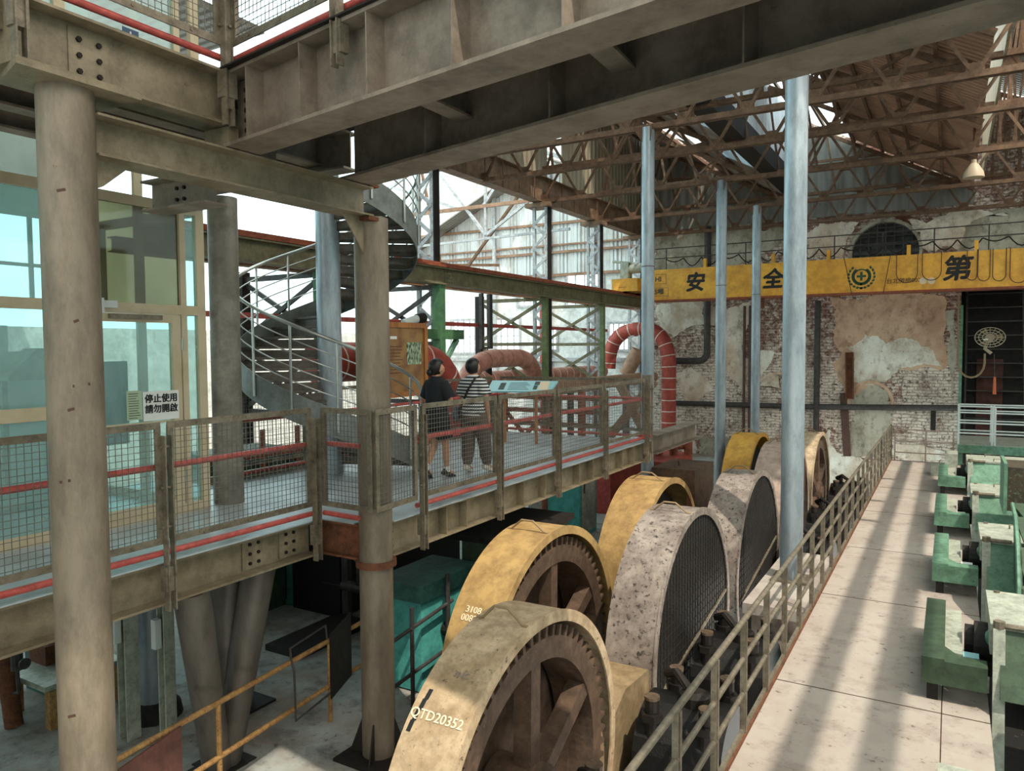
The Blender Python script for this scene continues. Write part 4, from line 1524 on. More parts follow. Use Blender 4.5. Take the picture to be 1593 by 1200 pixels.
for px, py, w, h in ((1020, 435, .75, .32), (1018, 455, .98, .28)):
    c = CF(px, py)
    for s in (-1, 1):
        g.box(c.x - w / 2, c.x + w / 2, CY - .005, CY, c.z + s * h / 2 - .006, c.z + s * h / 2 + .006)
        g.box(c.x + s * w / 2 - .006, c.x + s * w / 2 + .006, CY - .005, CY, c.z - h / 2, c.z + h / 2)
g.build('lettering_frame', 'ink_grey', cr)
c = CF(1340, 430)
em = MB()
for i in range(24):
    a, b2 = 2 * PI * i / 24, 2 * PI * (i + 1) / 24
    for r0, r1 in ((.185, .225),):
        em.prism([(c.x + r0 * math.cos(a), CY - .001, c.z + r0 * math.sin(a)), (c.x + r1 * math.cos(a), CY - .001, c.z + r1 * math.sin(a)),
                  (c.x + r1 * math.cos(b2), CY - .001, c.z + r1 * math.sin(b2)), (c.x + r0 * math.cos(b2), CY - .001, c.z + r0 * math.sin(b2))], (0, -.004, 0))
em.box(c.x - .13, c.x + .13, CY - .005, CY, c.z - .035, c.z + .035).box(c.x - .035, c.x + .035, CY - .005, CY, c.z - .13, c.z + .13)
for s in (-1, 1):
    for k in range(9):
        a = R(-100 + k * 17)
        for r, da in ((.27, .1), (.34, -.03)):
            px, pz = c.x + s * r * math.cos(a), c.z + r * math.sin(a)
            dx, dz = -s * math.sin(a + da * 6), math.cos(a + da * 6)
            nx, nz_ = -dz, dx
            em.prism([(px, CY - .001, pz), (px + dx * .06 + nx * .04, CY - .001, pz + dz * .06 + nz_ * .04), (px + dx * .12, CY - .001, pz + dz * .12), (px + dx * .06 - nx * .04, CY - .001, pz + dz * .06 - nz_ * .04)], (0, -.004, 0))
em.build('wreath_emblem', 'ink_green', cr)
g = MB()
for px in (1436, 1449):
    p = CF(px, 437)
    g.tube([p, p - Vector((0, .015, 0))], .1, 14)
g.build('round_plates', 'sign_cream', cr)
fe = thing('festoon_cable', (.5, CY - .1, CZ1), 'thin cable loops hanging down the right end of the yellow crane', 'cable')
for px0, px1, py in ((1395, 1428, 440), (1435, 1465, 436), (1505, 1521, 436), (1522, 1541, 437), (1545, 1566, 437), (1572, 1600, 440)):
    a, b2, m_ = on(px0, 390, 1, CY - .08), on(px1, 390, 1, CY - .08), on((px0 + px1) / 2, py, 1, CY - .08)
    w = (b2.x - a.x) / 2
    dz = m_.z + w
    pts = [(a.x, CY - .06, CZ1 + .03)] + [(a.x + w - w * math.cos(PI * i / 8), CY - .06, dz - w * math.sin(PI * i / 8)) for i in range(9)] + [(b2.x, CY - .06, CZ1 + .03)]
    MB().tube(pts, .012, 5).build('loop', 'pipe_brown', fe)
for px, q0, q1 in ((1313, 375, 458), (1386, 388, 456)):
    a, b2 = on(px, q0, 1, CY - .07), on(px + (12 if px < 1350 else -12), q1, 1, CY - .07)
    MB().tube([(a.x, CY - .07, CZ1 + .05), (b2.x, CY - .07, b2.z)], .01, 5).build('loop', 'cable_black', fe)

# lamp and fan
p = on(1515, 258, 1, 21)
t = thing('pendant_lamp', (p.x, 21, p.z), 'cream bell shaped pendant lamp hanging from the dark roof trusses', 'lamp')
MB().lathe((p.x, 21, p.z - .28), (0, 0, 1), [(.23, 0), (.225, .02), (.2, .14), (.11, .29), (.06, .34), (.055, .42)], 24).build('shade', 'lamp_white', t, smooth=True)
MB().tube([(p.x, 21, p.z + .3), (p.x, 21, 7.0)], .03, 8).build('stem', 'rust', t)
p = on(1540, 525, 1, 27.4)
t = thing('hanging_fan', (p.x, 27.4, p.z), 'round caged wall fan hanging in the dark doorway', 'fan')
g = MB()
fr = Matrix.Rotation(R(-20), 4, 'X')
for r in (.1, .2, .3, .4):
    pts = [Vector((p.x, 27.3, p.z)) + fr @ Vector((r * 1.0 * math.cos(a * PI / 12), 0, r * .8 * math.sin(a * PI / 12))) for a in range(25)]
    g.tube(pts, .012, 5, cap=False)
for k in range(16):
    a = k * PI / 8
    g.tube([Vector((p.x, 27.3, p.z)), Vector((p.x, 27.3, p.z)) + fr @ Vector((.4 * math.cos(a), 0, .32 * math.sin(a)))], .008, 5)
g.build('cage', 'lamp_white', t)
g = MB()
for k in range(3):
    a = k * 2 * PI / 3
    c, s_ = math.cos(a), math.sin(a)
    g.prism([Vector((p.x, 27.38, p.z)) + fr @ Vector(v) for v in ((c * .05, 0, s_ * .05), (c * .33 - s_ * .12, .03, s_ * .28 + c * .1), (c * .36 + s_ * .1, -.02, s_ * .28 - c * .08))], (0, .01, 0))
g.build('blades', 'duct_ochre', t)
MB().tube([(p.x, 27.35, p.z), (p.x, 27.6, p.z - .02)], .12, 14).build('motor', 'lamp_white', t, smooth=True)
MB().box(p.x - .18, p.x - .05, 27.26, 27.275, p.z - .09, p.z - .04).build('badge', 'paper', t)
MB().tube([(p.x - .05, 27.5, p.z - .1), (p.x - .12, 27.5, p.z - .35), (p.x + .05, 27.5, p.z - .5)], .05, 8).build('bracket', 'lamp_white', t)
c = MB().tube([(p.x - .12, 27.5, p.z - .5)] + [(p.x - .12 - .35 + .35 * math.cos(PI * i / 8) * 1.0, 27.5, p.z - .8 - .45 * math.sin(PI * i / 8)) for i in range(9)] + [(p.x - .85, 27.5, p.z + .6), (p.x - .85, 27.5, 3.35)], .03, 6)
c.build('power_cable', 'rope_tan', t)
t = thing('pull_handle', (p.x + .2, 27.4, .4), 'small orange pull handle hanging on a cord below the fan', 'handle')
MB().tube([(p.x + .12, 27.4, p.z - .5), (p.x + .15, 27.4, .72)], .01, 5).build('cord', 'pipe_dark', t)
MB().tube([(p.x + .15, 27.4, .74), (p.x + .15, 27.4, .2)], [.03, .05], 8).build('grip', 'orange_tool', t, smooth=True)

# ================================================================== DUCTS AND WALL PIPES
def bend(p, c, q, n=7):
    """quadratic corner"""
    p, c, q = Vector(p), Vector(c), Vector(q)
    return [(p * (1 - u) ** 2 + c * 2 * u * (1 - u) + q * u * u) for u in [i / n for i in range(n + 1)]]


def duct(name, pts, r, mat, label, bands=None, bmat='white_band', cat='duct', n=20):
    pts = [Vector(p) for p in pts]
    t = thing(name, pts[0], label, cat)
    MB().tube(pts, r, n).build('pipe', mat, t, smooth=True)
    if bands:
        g = MB()
        acc, nxt = 0, bands * .5
        for a, b2 in zip(pts, pts[1:]):
            L = (b2 - a).length
            while nxt < acc + L:
                c = a + (b2 - a) * ((nxt - acc) / L)
                d = (b2 - a).normalized() * .015
                g.tube([c - d, c + d], r + .006, n)
                nxt += bands
            acc += L
        g.each('band', bmat, t, smooth=True)
    return t


y_ = 27.3
duct('wall_duct', bend((-11.6, y_, .9), (-11.6, y_, 2.45), (-10.3, y_, 2.42)) + bend((-10.2, y_, 2.42), (-9.15, y_, 2.42), (-9.16, y_, .9)) + [(-9.16, y_, -2.4)], .27, 'duct_crimson', 'crimson duct with white bands arching up beside the brick wall', .42)
duct('floor_duct', [(-11.1, 12.9, .84), (-11.1, 25.5, .84)], .24, 'duct_red', 'long salmon duct lying behind the runway towers', .5)
duct('loop_duct', bend((-10.42, 15.35, .6), (-10.42, 15.6, 1.45), (-10.42, 16.9, 1.45)) + bend((-10.42, 17.9, 1.45), (-10.42, 19.15, 1.5), (-10.42, 19.1, .4)), .24, 'duct_red', 'salmon duct bent into an arch above the head of the person in stripes', .55, 'duct_tan')
duct('elbow_duct', [(-9.0, 9.0, 1.5)] + bend((-9.0, 11.6, 1.5), (-9.0, 12.75, 1.5), (-9.0, 12.75, .4)) + [(-9.0, 12.75, -1.5)], .34, 'duct_crimson', 'large dark red duct elbow right behind the two people', .8)
cd_ = duct('cross_duct', [(-9.5, 18.6, .62), (-9.5, 26.5, .62)], .2, 'duct_tan', 'tan duct lying lower, running toward the wall below the salmon duct', None)
sd_ = duct('slanting_duct', [(-10.6, 26.6, .7), (-10.1, 26.6, 1.6)], .27, 'duct_tan', 'tan slanting duct end beneath the crimson arch', None)
MB().box(-10.7, -10.5, 26.5, 26.7, GZ, .75).build('support', 'pipe_dark', sd_)
for y in (19.5, 25.5):
    MB().box(-9.58, -9.42, y, y + .12, GZ, .44).build('support', 'pipe_dark', cd_)
duct('wall_pipe', [(-9.2, 28, -.44), (-4.6, 28, -.42), (.2, 28, -.3)], .1, 'pipe_dark', 'long dark pipe running level across the brick wall', None, cat='pipe')
duct('wall_pipe', [(-7.92, 28, 6.2), (-7.92, 28, 1.5)] + bend((-7.92, 28, 1.5), (-7.95, 28, 1.18), (-8.3, 28, 1.18)) + [(-9.4, 28, 1.18)], .12, 'pipe_dark', 'black pipe coming down the brick wall and turning left in an elbow', None, cat='pipe')
duct('wall_pipe', [(-4.05, 28, 3.3), (-4.05, 28, -2.2)], .1, 'pipe_dark', 'thin vertical pipe on the wall just left of the tall blue column', None, cat='pipe')
g = MB()
for x in (-6.55, -6.35):
    g.tube([(x, 28, 3.2), (x, 28, -2.2)], .05, 8)
tag(g.build('wall_conduits', 'pipe_brown'), 'pair of thin rusty conduits running down the brick wall', 'pipe')
g = MB().bar((-3.02, 28.1, 1.5), (-2.99, 28.1, -.1), .22, .05, (0, 1, 0)).bar((-3.13, 28.05, 1.5), (-3.1, 28.05, -.1), .035, .2, (0, 1, 0)).bar((-2.91, 28.05, 1.5), (-2.88, 28.05, -.1), .035, .2, (0, 1, 0))
tag(g.build('steel_channel', 'rust'), 'rusty steel channel fixed upright on the wall beside the arched relief', 'channel')
g = MB().bar((-3.2, 28.15, .1), (-3.05, 28.15, -2.1), .24, .07, (0, 1, 0))
tag(g.build('leaning_board', 'pipe_brown'), 'brown weathered board below the level wall pipe', 'board')
g = MB().box(-.55, -.4, 28.0, 28.1, -1.1, -.35)
tag(g.build('pipe_hanger', 'dark_steel'), 'dark hanger plate under the right end of the level wall pipe', 'hanger')
g = MB().box(-10.4, -9.2, 13.4, 14.0, 0, .3)

# machinery at the end of the mezzanine
g = MB().ibeam((-4.9, 13.5, -.3), (-4.9, 16.4, -.3), .36, .3)
t = tag(g.build('landing_beam', 'girder'), 'short grey beam continuing past the end of the mezzanine', 'beam')
g = MB().box(-4.98, -4.82, 13.3, 13.42, -.4, 1.2)
tag(g.build('end_post', 'girder'), 'square grey post at the far end of the mesh guardrail', 'post')
p = thing('red_engine', (-5.7, 16.6, -1.4), 'orange red engine casing glowing behind the cream gear guards', 'machine')
MB().box(-6.5, -5.2, 15.4, 17.2, -1.7, -.75).build('casing', 'duct_crimson', p)
g = MB()
for k in range(5):
    g.tube([(-6.2 + k * .25, 15.7 + k * .3, -.75), (-6.2 + k * .25, 15.7 + k * .3, -.45)], .1, 10)
g.tube([(-6.4, 15.5, -.6), (-5.6, 16.0, -.5), (-5.3, 17, -.6)], .06, 8)
g.build('valves', 'rust_top', p)
MB().box(-6.4, -5.3, 15.5, 17.1, -3.2, -1.7).build('bed', 'dark_steel', p)
p = thing('pump_block', (-8.3, 15.8, GZ), 'small motor on a pale concrete block below the mezzanine', 'pump')
MB().box(-8.6, -8.0, 15.4, 16.1, GZ, GZ + .5).build('block', 'concrete', p)
MB().tube([(-8.4, 15.5, GZ + .7), (-8.4, 16.0, GZ + .7)], .16, 12).box(-8.5, -8.2, 15.55, 15.9, GZ + .5, GZ + .62).build('motor', 'rust', p)
p = thing('teal_cabinet', (-7.0, 15.0, GZ), 'tall bright teal cabinet standing under the mezzanine walkway', 'cabinet')
MB().box(-7.5, -6.75, 14.3, 15.2, GZ, .2 - .6).build('body', 'teal', p)
MB().box(-6.75, -6.735, 14.4, 15.1, GZ + .1, -.5).build('door', 'green_pale', p)
MB().box(-6.735, -6.72, 14.5, 14.54, -1.4, -1.2).build('handle', 'pipe_dark', p)
p = thing('steel_tank_box', (-4.6, 13.3, -1.6), 'weathered steel box standing between the cream and grey gear guards', 'box')
MB().box(-5.0, -4.15, 13.9, 15.2, -2.6, -.62).build('casing', 'gear_iron', p)
g = MB().tube([(-4.6, 14.1, -.62), (-4.6, 14.15, -.5), (-4.6, 14.3, -.5), (-4.6, 14.35, -.62)], .015, 6)
g.build('handle', 'pipe_brown', p)

# ================================================================== GEAR GUARDS AND MILLS
def gear_guard(x0, x1, cy, cz, rad, mat, label, face='gear', a0=-38, a1=218, hole=.0):
    t = thing('gear_guard', ((x0 + x1) / 2, cy, cz), label, 'gear guard', 'arched gear guards of the mill train')
    MB().arc(x0, x1, cy, cz, rad - .02, rad, a0, a1, 72).build('band', mat, t, smooth=True)
    MB().arc(x1 - .012, x1 + .006, cy, cz, rad - .09, rad + .012, a0, a1, 72).build('rim', mat, t, smooth=True)
    g = MB().arc(x0, x0 + .01, cy, cz, .12, rad - .01, a0, a1, 60)
    g.build('back_plate', 'gear_iron', t)
    if face == 'gear':
        rr = rad - .12
        xg0, xg1 = x0 + .06, x1 - .05
        g = MB().arc(xg0, xg1, cy, cz, rr * .80, rr * .93, 0, 360, 72)
        nt_ = 66
        for k in range(nt_):
            a = 2 * PI * k / nt_
            u = Vector((0, math.cos(a), math.sin(a)))
            g.bar(Vector((xg0, cy, cz)) + u * rr * .96, Vector((xg1, cy, cz)) + u * rr * .96, rr * .07, .042 * rr / 1.5, u.cross(Vector((1, 0, 0))))
        gw = g.build('gear_wheel', 'gear_iron', t)
        g = MB()
        for k in range(6):
            a = 2 * PI * k / 6 + .5
            u = Vector((0, math.cos(a), math.sin(a)))
            g.bar(Vector((xg1 - .1, cy, cz)) + u * .15, Vector((xg1 - .1, cy, cz)) + u * rr * .82, .17, .16, u.cross(Vector((1, 0, 0))))
        g.build('spokes', 'gear_iron', gw)
        g = MB().tube([(xg0, cy, cz), (xg1 + .05, cy, cz)], .3, 30).tube([(xg1, cy, cz), (xg1 + .1, cy, cz)], .17, 24)
        g.build('hub', 'gear_iron', gw)
    elif face == 'mesh':
        g = MB().arc(x1 - .03, x1 - .024, cy, cz, .05, rad - .03, a0, a1, 60)
        mp_ = g.build('mesh_cover', 'mesh_dark', t)
        g = MB()
        for k in range(-14, 15):
            y = k * rad / 14.5
            h = math.sqrt(max(0, (rad - .04) ** 2 - y * y))
            g.bar((x1 - .02, cy + y, cz - .4 * h), (x1 - .02, cy + y, cz + h), .008, .008)
        for k in range(-3, 15):
            z = k * rad / 14.5
            h = math.sqrt(max(0, (rad - .04) ** 2 - z * z))
            g.bar((x1 - .018, cy - h, cz + z), (x1 - .018, cy + h, cz + z), .008, .008)
        g.build('wire_grid', 'dark_steel', mp_)
        MB().bar((x1 - .01, cy - rad * .8, cz - .25), (x1 - .01, cy + rad * .9, cz + .18), .03, .03).build('stay', 'rail_grey', mp_)
    else:
        g = MB().arc(x1 - .25, x1 - .235, cy, cz, .05, rad - .25, a0, a1, 50)
        g.build('hollow_shade', 'dark_steel', t)  # dark disc standing in for the shade inside the hollow guard
        g = MB().box(x1 - .04, x1, cy + rad * .62, cy + rad * .7, cz + rad * .2, cz + rad * .74)
        g.build('stay', 'rust', t)
    ang = R(97)
    u, tt = Vector((0, math.cos(ang), math.sin(ang))), Vector((0, -math.sin(ang), math.cos(ang)))
    b = Vector(((x0 + x1) / 2, cy, cz)) + u * rad
    hw = (x1 - x0) * .36
    g = MB().tube([b + Vector((-hw - .06, 0, 0)), b + Vector((-hw, 0, .012)), b + u * .13 + Vector((-hw * .35, 0, 0)), b + u * .13 + Vector((hw * .35, 0, 0)), b + Vector((hw, 0, .012)), b + Vector((hw + .06, 0, 0))], .013, 8)
    g.build('handle', 'rope_tan', t)
    return t


RXF = -2.9
gg = gear_guard(-3.42, RXF, 5.4, -2.1, 1.57, 'guard_cream', 'nearest cream gear guard with white chalk numbers, its spoked gear showing')


def chalk(t, body, x0, x1, cy, cz, rad, ang, size, mat='chalk'):
    a = R(ang)
    u, tt = Vector((0, math.cos(a), math.sin(a))), Vector((0, math.sin(a), -math.cos(a)))
    o = Vector(((x0 + x1) / 2, cy, cz)) + u * (rad + .004)
    text(body, size, frame4(o, (1, 0, 0), u.cross(Vector((1, 0, 0)))), mat, 'chalk_marks', t, ext=.001, bold=.001)


chalk(gg, 'QTD20352', -3.40, -2.96, 5.4, -2.1, 1.57, 134, .1)
chalk(gg, '3NC', -3.4, RXF, 5.4, -2.1, 1.57, 121, .07, 'guard_grey')
a = [R(v) for v in (127, 130, 133, 136, 139)]
g = MB()
for k, (p0, p1) in enumerate(zip(a, a[1:])):
    x = -3.33 - .012 * k
    f = lambda q, xx_: (xx_, 5.4 + 1.573 * math.cos(q), -2.1 + 1.573 * math.sin(q))
    g.prism([f(p0, x - .018), f(p0, x + .018), f(p1, x + .014), f(p1, x - .022)], (0, -.002, .001))
g.build('black_stroke', 'ink', gg)
gl_ = gear_guard(-4.6, -4.0, 7.89, -2.1, 1.66, 'guard_yellow', 'large yellow gear guard behind the nearest cream one, its toothed gear showing')
chalk(gl_, '3108', -4.5, -4.2, 7.89, -2.1, 1.66, 142, .1)
chalk(gl_, '00827', -4.5, -4.2, 7.89, -2.1, 1.66, 145.2, .1)
chalk(gl_, '3108', -4.45, -4.15, 7.89, -2.1, 1.66, 150, .1)
gear_guard(-3.52, RXF, 9.85, -2.17, 1.7, 'guard_grey', 'mottled grey gear guard with dark mesh side, nearest of the two grey ones', 'mesh')
gear_guard(-4.75, -4.05, 12.2, -2.13, 1.62, 'guard_yellow', 'yellow gear guard with shadow stripes and a black opening, below the mezzanine end', 'open')
gear_guard(-3.52, RXF, 13.72, -2.2, 1.68, 'guard_grey', 'second grey gear guard with dark side, left of the tall blue column', 'mesh')
gear_guard(-4.75, -4.1, 19.5, -2.1, 1.62, 'guard_amber', 'bright amber yellow gear guard below the farthest slim columns', 'open')
gear_guard(-3.6, -2.95, 17.6, -2.2, 1.75, 'guard_pink', 'pinkish gear guard half hidden behind the tall blue column', 'open')
gear_guard(-3.5, -2.9, 21.05, -2.15, 1.6, 'guard_cream', 'farthest cream gear guard with an orange lit inside, right of the tall blue column', 'gear')

# mill stands: dark cast housings with big bolts between the guards and the walkway
def mill(y, label, x0=-2.75, x1=-1.85, zt=-2.0):
    t = thing('mill_bearing', ((x0 + x1) / 2, y, -4.1), label, 'bearing', 'dark mill bearings')
    xm = (x0 + x1) / 2
    n_ = 12
    poly = [(x0, y - .55, -4.1), (x0, y + .55, -4.1)] + [(x0, y + .55 * math.cos(PI * k / n_), zt - .55 + .55 * math.sin(PI * k / n_)) for k in range(n_ + 1)]
    MB().prism(poly, (x1 - x0, 0, 0)).build('housing', 'black_grease', t)
    g = MB()
    for dx in (-.28, .28):
        for dy in (-.4, .4):
            g.tube([(xm + dx, y + dy, zt - .3), (xm + dx, y + dy, zt + .12)], .075, 12)
            g.tube([(xm + dx, y + dy, zt - .1), (xm + dx, y + dy, zt - .02)], .12, 6)
    g.each('bolt', 'bolt_dark', t)
    g = MB()
    for dx in (-.28, .28):
        for dy in (-.4, .4):
            g.tube([(xm + dx, y + dy, zt + .12), (xm + dx, y + dy, zt + .15)], .08, 12)
    g.each('bolt_cap', 'bolt_cap', t)
    g = MB().tube([(xm, y, zt), (xm, y, zt + .1), (xm - .2, y + .15, zt + .2), (xm - .35, y + .3, zt + .1)], .05, 8).lathe((xm + .05, y, zt - .02), (0, 0, 1), [(.16, 0), (.16, .1), (.08, .14)], 14)
    g.build('oil_pipe', 'bolt_dark', t)
    return t


for y, lb in ((5.35, 'dark mill bearing with pale bolt caps at the bottom edge of the photo'), (7.6, 'dark mill bearing with bolts right of the nearest cream gear guard'),
              (9.6, 'dark mill bearing below the mottled grey gear guard'),
              (15.2, 'dark mill bearing just beyond the tall blue column'), (18.2, 'dark mill bearing seen through the middle of the walkway handrail'), (21.8, 'dark mill bearing near the far end of the walkway')):
    mill(y, lb)
t = thing('hooked_cover', (-3.2, 7.5, -2.4), 'tan curved cover plate between the nearest gear guard and the mottled grey one', 'cover')
g = MB().prism([(-3.9, 7.0, -3.4), (-3.9, 7.0, -2.15), (-3.9, 7.4, -1.95), (-3.9, 8.1, -2.0), (-3.9, 8.3, -2.4), (-3.9, 8.3, -3.4)], (.95, 0, 0))
g.build('casing', 'duct_ochre', t)
MB().tube([(-3.6, 7.3, -2.0), (-3.6, 7.35, -1.82), (-3.2, 7.35, -1.82), (-3.2, 7.3, -2.0)], .014, 6).build('handle', 'rope_tan', t)
# dark mill frame left of the train with green sides
t = thing('mill_casing', (-4.9, 9.6, -2.5), 'dark green mill frame behind the big yellow gear guard', 'machine')
MB().box(-5.6, -4.85, 8.2, 9.9, -2.33, -.82).build('frame', 'green_dark', t)
MB().box(-5.7, -4.8, 8.1, 10.0, -.82, -.74).build('top_plate', 'dark_steel', t)
g = MB()
for y in (8.5, 9.1, 9.65):
    g.box(-5.75, -5.6, y, y + .2, -2.33, -.8)
g.each('rib', 'green_dark', t)
t = thing('teal_gearbox', (-5.2, 7.3, -1.6), 'teal gearbox seen between the corner column and the big yellow guard', 'machine')
MB().box(-5.9, -5.3, 6.9, 8.0, -2.33, -1.25).build('body', 'teal', t)
MB().box(-5.98, -5.25, 6.85, 8.05, -1.25, -1.05).build('lid', 'teal_dark', t)
MB().tube([(-5.29, 7.35, -1.7), (-5.2, 7.35, -1.7)], .08, 12).build('plug', 'dark_steel', t)
g = MB().tube([(-5.2, 6.6, GZ), (-5.2, 6.6, -1.2)], .025, 8).tube([(-5.2, 6.0, -1.5), (-5.2, 7.4, -1.35)], .022, 8).tube([(-5.2, 6.0, -2.0), (-5.2, 7.4, -1.9)], .022, 8).tube([(-5.2, 7.3, GZ), (-5.2, 7.3, -1.0)], .03, 8)
tag(g.build('pipe_barrier', 'pipe_dark'), 'dark pipe barrier in front of the teal gearbox', 'railing')

# ================================================================== WALKWAY HANDRAIL
hr = thing('walkway_handrail', (-1.56, 14, WZ), 'long grey three bar handrail along the left edge of the concrete walkway', 'railing')
for z, r in ((1.07, .026), (.72, .023), (.4, .023)):
    MB().tube([(-1.56, 2.6, WZ + z), (-1.56, 25.8, WZ + z)], r, 10).build('rail', 'rail_grey', hr, smooth=True)
MB().box(-1.575, -1.545, 2.6, 25.8, WZ, WZ + .08).build('toe_strip', 'rail_grey', hr)
k = 0
y = 2.9
while y < 25.9:
    g = MB().bar((-1.56, y, WZ - .2), (-1.56, y, WZ + 1.05), .045, .012, (0, 1, 0))
    g.bar((-1.56 + .02, y + .05, WZ - .2), (-1.56 + .02, y + .05, WZ + 1.05), .012, .04, (0, 1, 0))
    g.build('post', 'rail_grey', hr)
    y += .955
er = thing('end_handrail', (-.7, 25.8, WZ), 'low brown pipe handrail across the far end of the walkway', 'railing')
for z in (.95, .6, .25):
    MB().tube([(-1.45, 25.75, WZ + z), (.2, 25.75, WZ + z)], .02, 8).build('rail', 'guard_pink', er, smooth=True)
for x in (-1.45, -.62, .1):
    MB().tube([(x, 25.75, WZ), (x, 25.75, WZ + .95)], .02, 8).build('post', 'guard_pink', er, smooth=True)
lp = thing('side_landing', (1.4, 25.3, -1.2), 'raised green landing with white rails before the dark doorway', 'landing')
MB().box(.2, 4, 25.4, 27.9, -1.24, -1.16).build('deck', 'green_pale', lp)
MB().box(.2, 4, 25.36, 25.42, -1.42, -1.18).build('edge_beam', 'green_mint', lp)
for y in (25.42, 26.3):
    for z in (.32, .62, .92, 1.1):
        MB().tube([(.2, y, -1.16 + z), (4, y, -1.16 + z)], .022, 8).build('rail', 'panel_white', lp, smooth=True)
    for x in (.22, 1.05, 1.12, 2.2):
        MB().tube([(x, y, -1.3), (x, y, -.06)], .024, 8).build('post', 'panel_white', lp, smooth=True)
MB().box(.22, .34, 25.5, 25.6, -3, -1.2).build('leg', 'green_mint', lp)
g = MB().box(-.42, -.05, 23.0, 23.5, WZ, WZ + .28).box(-.1, .2, 23.2, 24.0, WZ, WZ + .6)
tag(g.build('green_boxes', 'green_pale'), 'small pale green boxes beside the farthest green bearing frame', 'box')

# ================================================================== RIGHT-HAND MACHINES
def drive_unit(dy, dx, lb1, lb2, mat, gmat):
    t = thing('drive_frame', (.1 + dx, 9 + dy, -1.7), lb1, 'machine', 'green drive frames over the right edge of the walkway')
    y0, y1, z0, z1 = 8.35 + dy, 10.35 + dy, -1.62, -1.36
    x0, x1 = -.2 + dx, .36 + dx
    g = MB().box(x0, x0 + .2, y0, y1, z0, z1).box(x0, x1, y0, y0 + .22, z0, z1 - .02)
    g.prism([(x0 + .2, y0 + .22, z0), (x0 + .36, y0 + .22, z0), (x0 + .2, y0 + .5, z0)], (0, 0, .22))
    g.build('frame', mat, t)
    g = MB().box(x0 + .2, x0 + .36, y0 + .4, y1 - .15, z0, z1 - .06)
    g.tube([(x0 + .28, y0 + .9, z1 - .07), (x0 + .28, y0 + .9, z1 - .055)], .03, 10)
    g.build('inner_plate', 'green_pale', t)
    g = MB().tube([(x0 + .38, y0 + .95, z0 + .18), (x0 + .52, y0 + .95, z0 + .18)], .16, 16)
    g.tube([(x0 + .46, y0 + .75, z0 + .25), (x0 + .95, y0 + .75, z0 + .25)], .2, 18).box(x0 + .45, x0 + .9, y0 + .5, y0 + 1.0, z0 - .02, z0 + .12)
    g.build('motor', 'dark_steel', t)
    g = MB().lathe((x0 + .62, y0 + .62, z0 + .3), (0, -.6, .8), [(.07, 0), (.07, .12), (.05, .14), (.05, .2), (.03, .22)], 14)
    g.build('filter', gmat, t)
    MB().box(x0 + .36, x0 + .5, y0 + .35, y0 + .5, z0 + .1, z0 + .2).build('rag', 'panel_teal' if dy < 1 else 'paper', t)
    MB().bar((x0 + .1, y0 + .1, z0), (x0 + .1, y0 + .1, WZ), .1, .1).bar((x0 + .1, y1 - .2, z0), (x0 + .1, y1 - .2, WZ), .1, .1).each('foot', 'dark_steel', t)
    t2 = thing('feed_hopper', (1.2 + dx, 9 + dy, -1.2), lb2, 'hopper', 'green hoppers right of the walkway')
    hx0, hx1 = .4 + dx, 2.6 + dx
    ya, yb, zt = 8.55 + dy, 9.75 + dy, -1.0
    g = MB().box(hx0, hx1, ya, yb, zt - .04, zt).box(hx0 - .02, hx0 + .02, ya, yb, zt - .3, zt)
    g.build('lid', 'green_pale', t2)
    g = MB().prism([(hx0 + .06, ya + .02, zt - .04), (hx0 + .06, yb, zt - .04), (hx0 + .06, yb, zt - 1.0), (hx0 + .06, ya - .3, zt - .62)], (hx1 - hx0 - .06, 0, 0))
    g.build('chute', mat, t2)
    g = MB().prism([(hx0 - .0, ya - .06, zt - .02), (hx0 + .1, ya - .06, zt - .02), (hx0 + .1, ya - .45, zt - 1.5), (hx0 - .0, ya - .45, zt - 1.5)], (0, .08, 0))
    g.bar((hx0 + .06, ya - .4, -3), (hx0 + .06, ya - .4, zt - 1.45), .1, .08)
    g.build('front_strut', 'green_pale', t2)
    for yy in (ya + .16, yb - .3):
        g = MB()
        xx_ = hx0 + .42 + (.1 if yy < ya + .3 else -.05)
        g.tube([(xx_, yy, zt), (xx_, yy, zt + .06), (xx_ + .32, yy, zt + .06), (xx_ + .32, yy, zt)], .013, 8)
        g.build('handle', 'rail_grey', t2)
    g = MB().tube([(hx0 + .02, ya, zt + .0), (hx0 + .35, ya, zt + .0)], .03, 8).tube([(hx0 + .05, ya - .02, zt - .02), (hx0 + .05, ya - .02, zt + .05)], .05, 8).tube([(hx0 + .08, yb - .06, zt), (hx0 + .08, yb - .06, zt + .02)], .03, 8)
    g.each('hinge', 'rail_grey', t2)


drive_unit(0, 0, 'nearest dark green drive frame on the right edge of the walkway', 'nearest grey green hopper lid with a handle at the right edge', 'green_dark', 'green_mint')
drive_unit(3.72, .02, 'second green drive frame along the right edge of the walkway', 'second grey green hopper with two handles', 'green_mint', 'green_mint')
drive_unit(7.5, -.02, 'third green drive frame along the right edge of the walkway', 'third hopper with a mint green chute front', 'green_mint', 'green_mint')
drive_unit(12.0, -.02, 'farthest mint green drive frame, close to the raised landing', 'farthest mint green hopper below the raised landing', 'green_mint', 'green_mint')
t = thing('drum_casing', (1.1, 15.3, -.9), 'brown rusty drum casing at the right edge above the third hopper', 'machine')
p0 = on(1563, 739, 1, 14.6)
MB().box(.8, 2.4, 14.6, 15.6, -1.0, -.28).build('casing', 'drum_rust', t)
MB().box(.78, .83, 14.55, 15.65, -1.05, -.22).build('edge', 'green_mint', t)
MB().box(1.0, 2.2, 14.8, 15.4, -3, -1.0).build('stand', 'dark_steel', t)
t = thing('curved_chute', (.95, 11, -.9), 'green curved chute with a ragged edge at the right edge of the photo', 'chute')
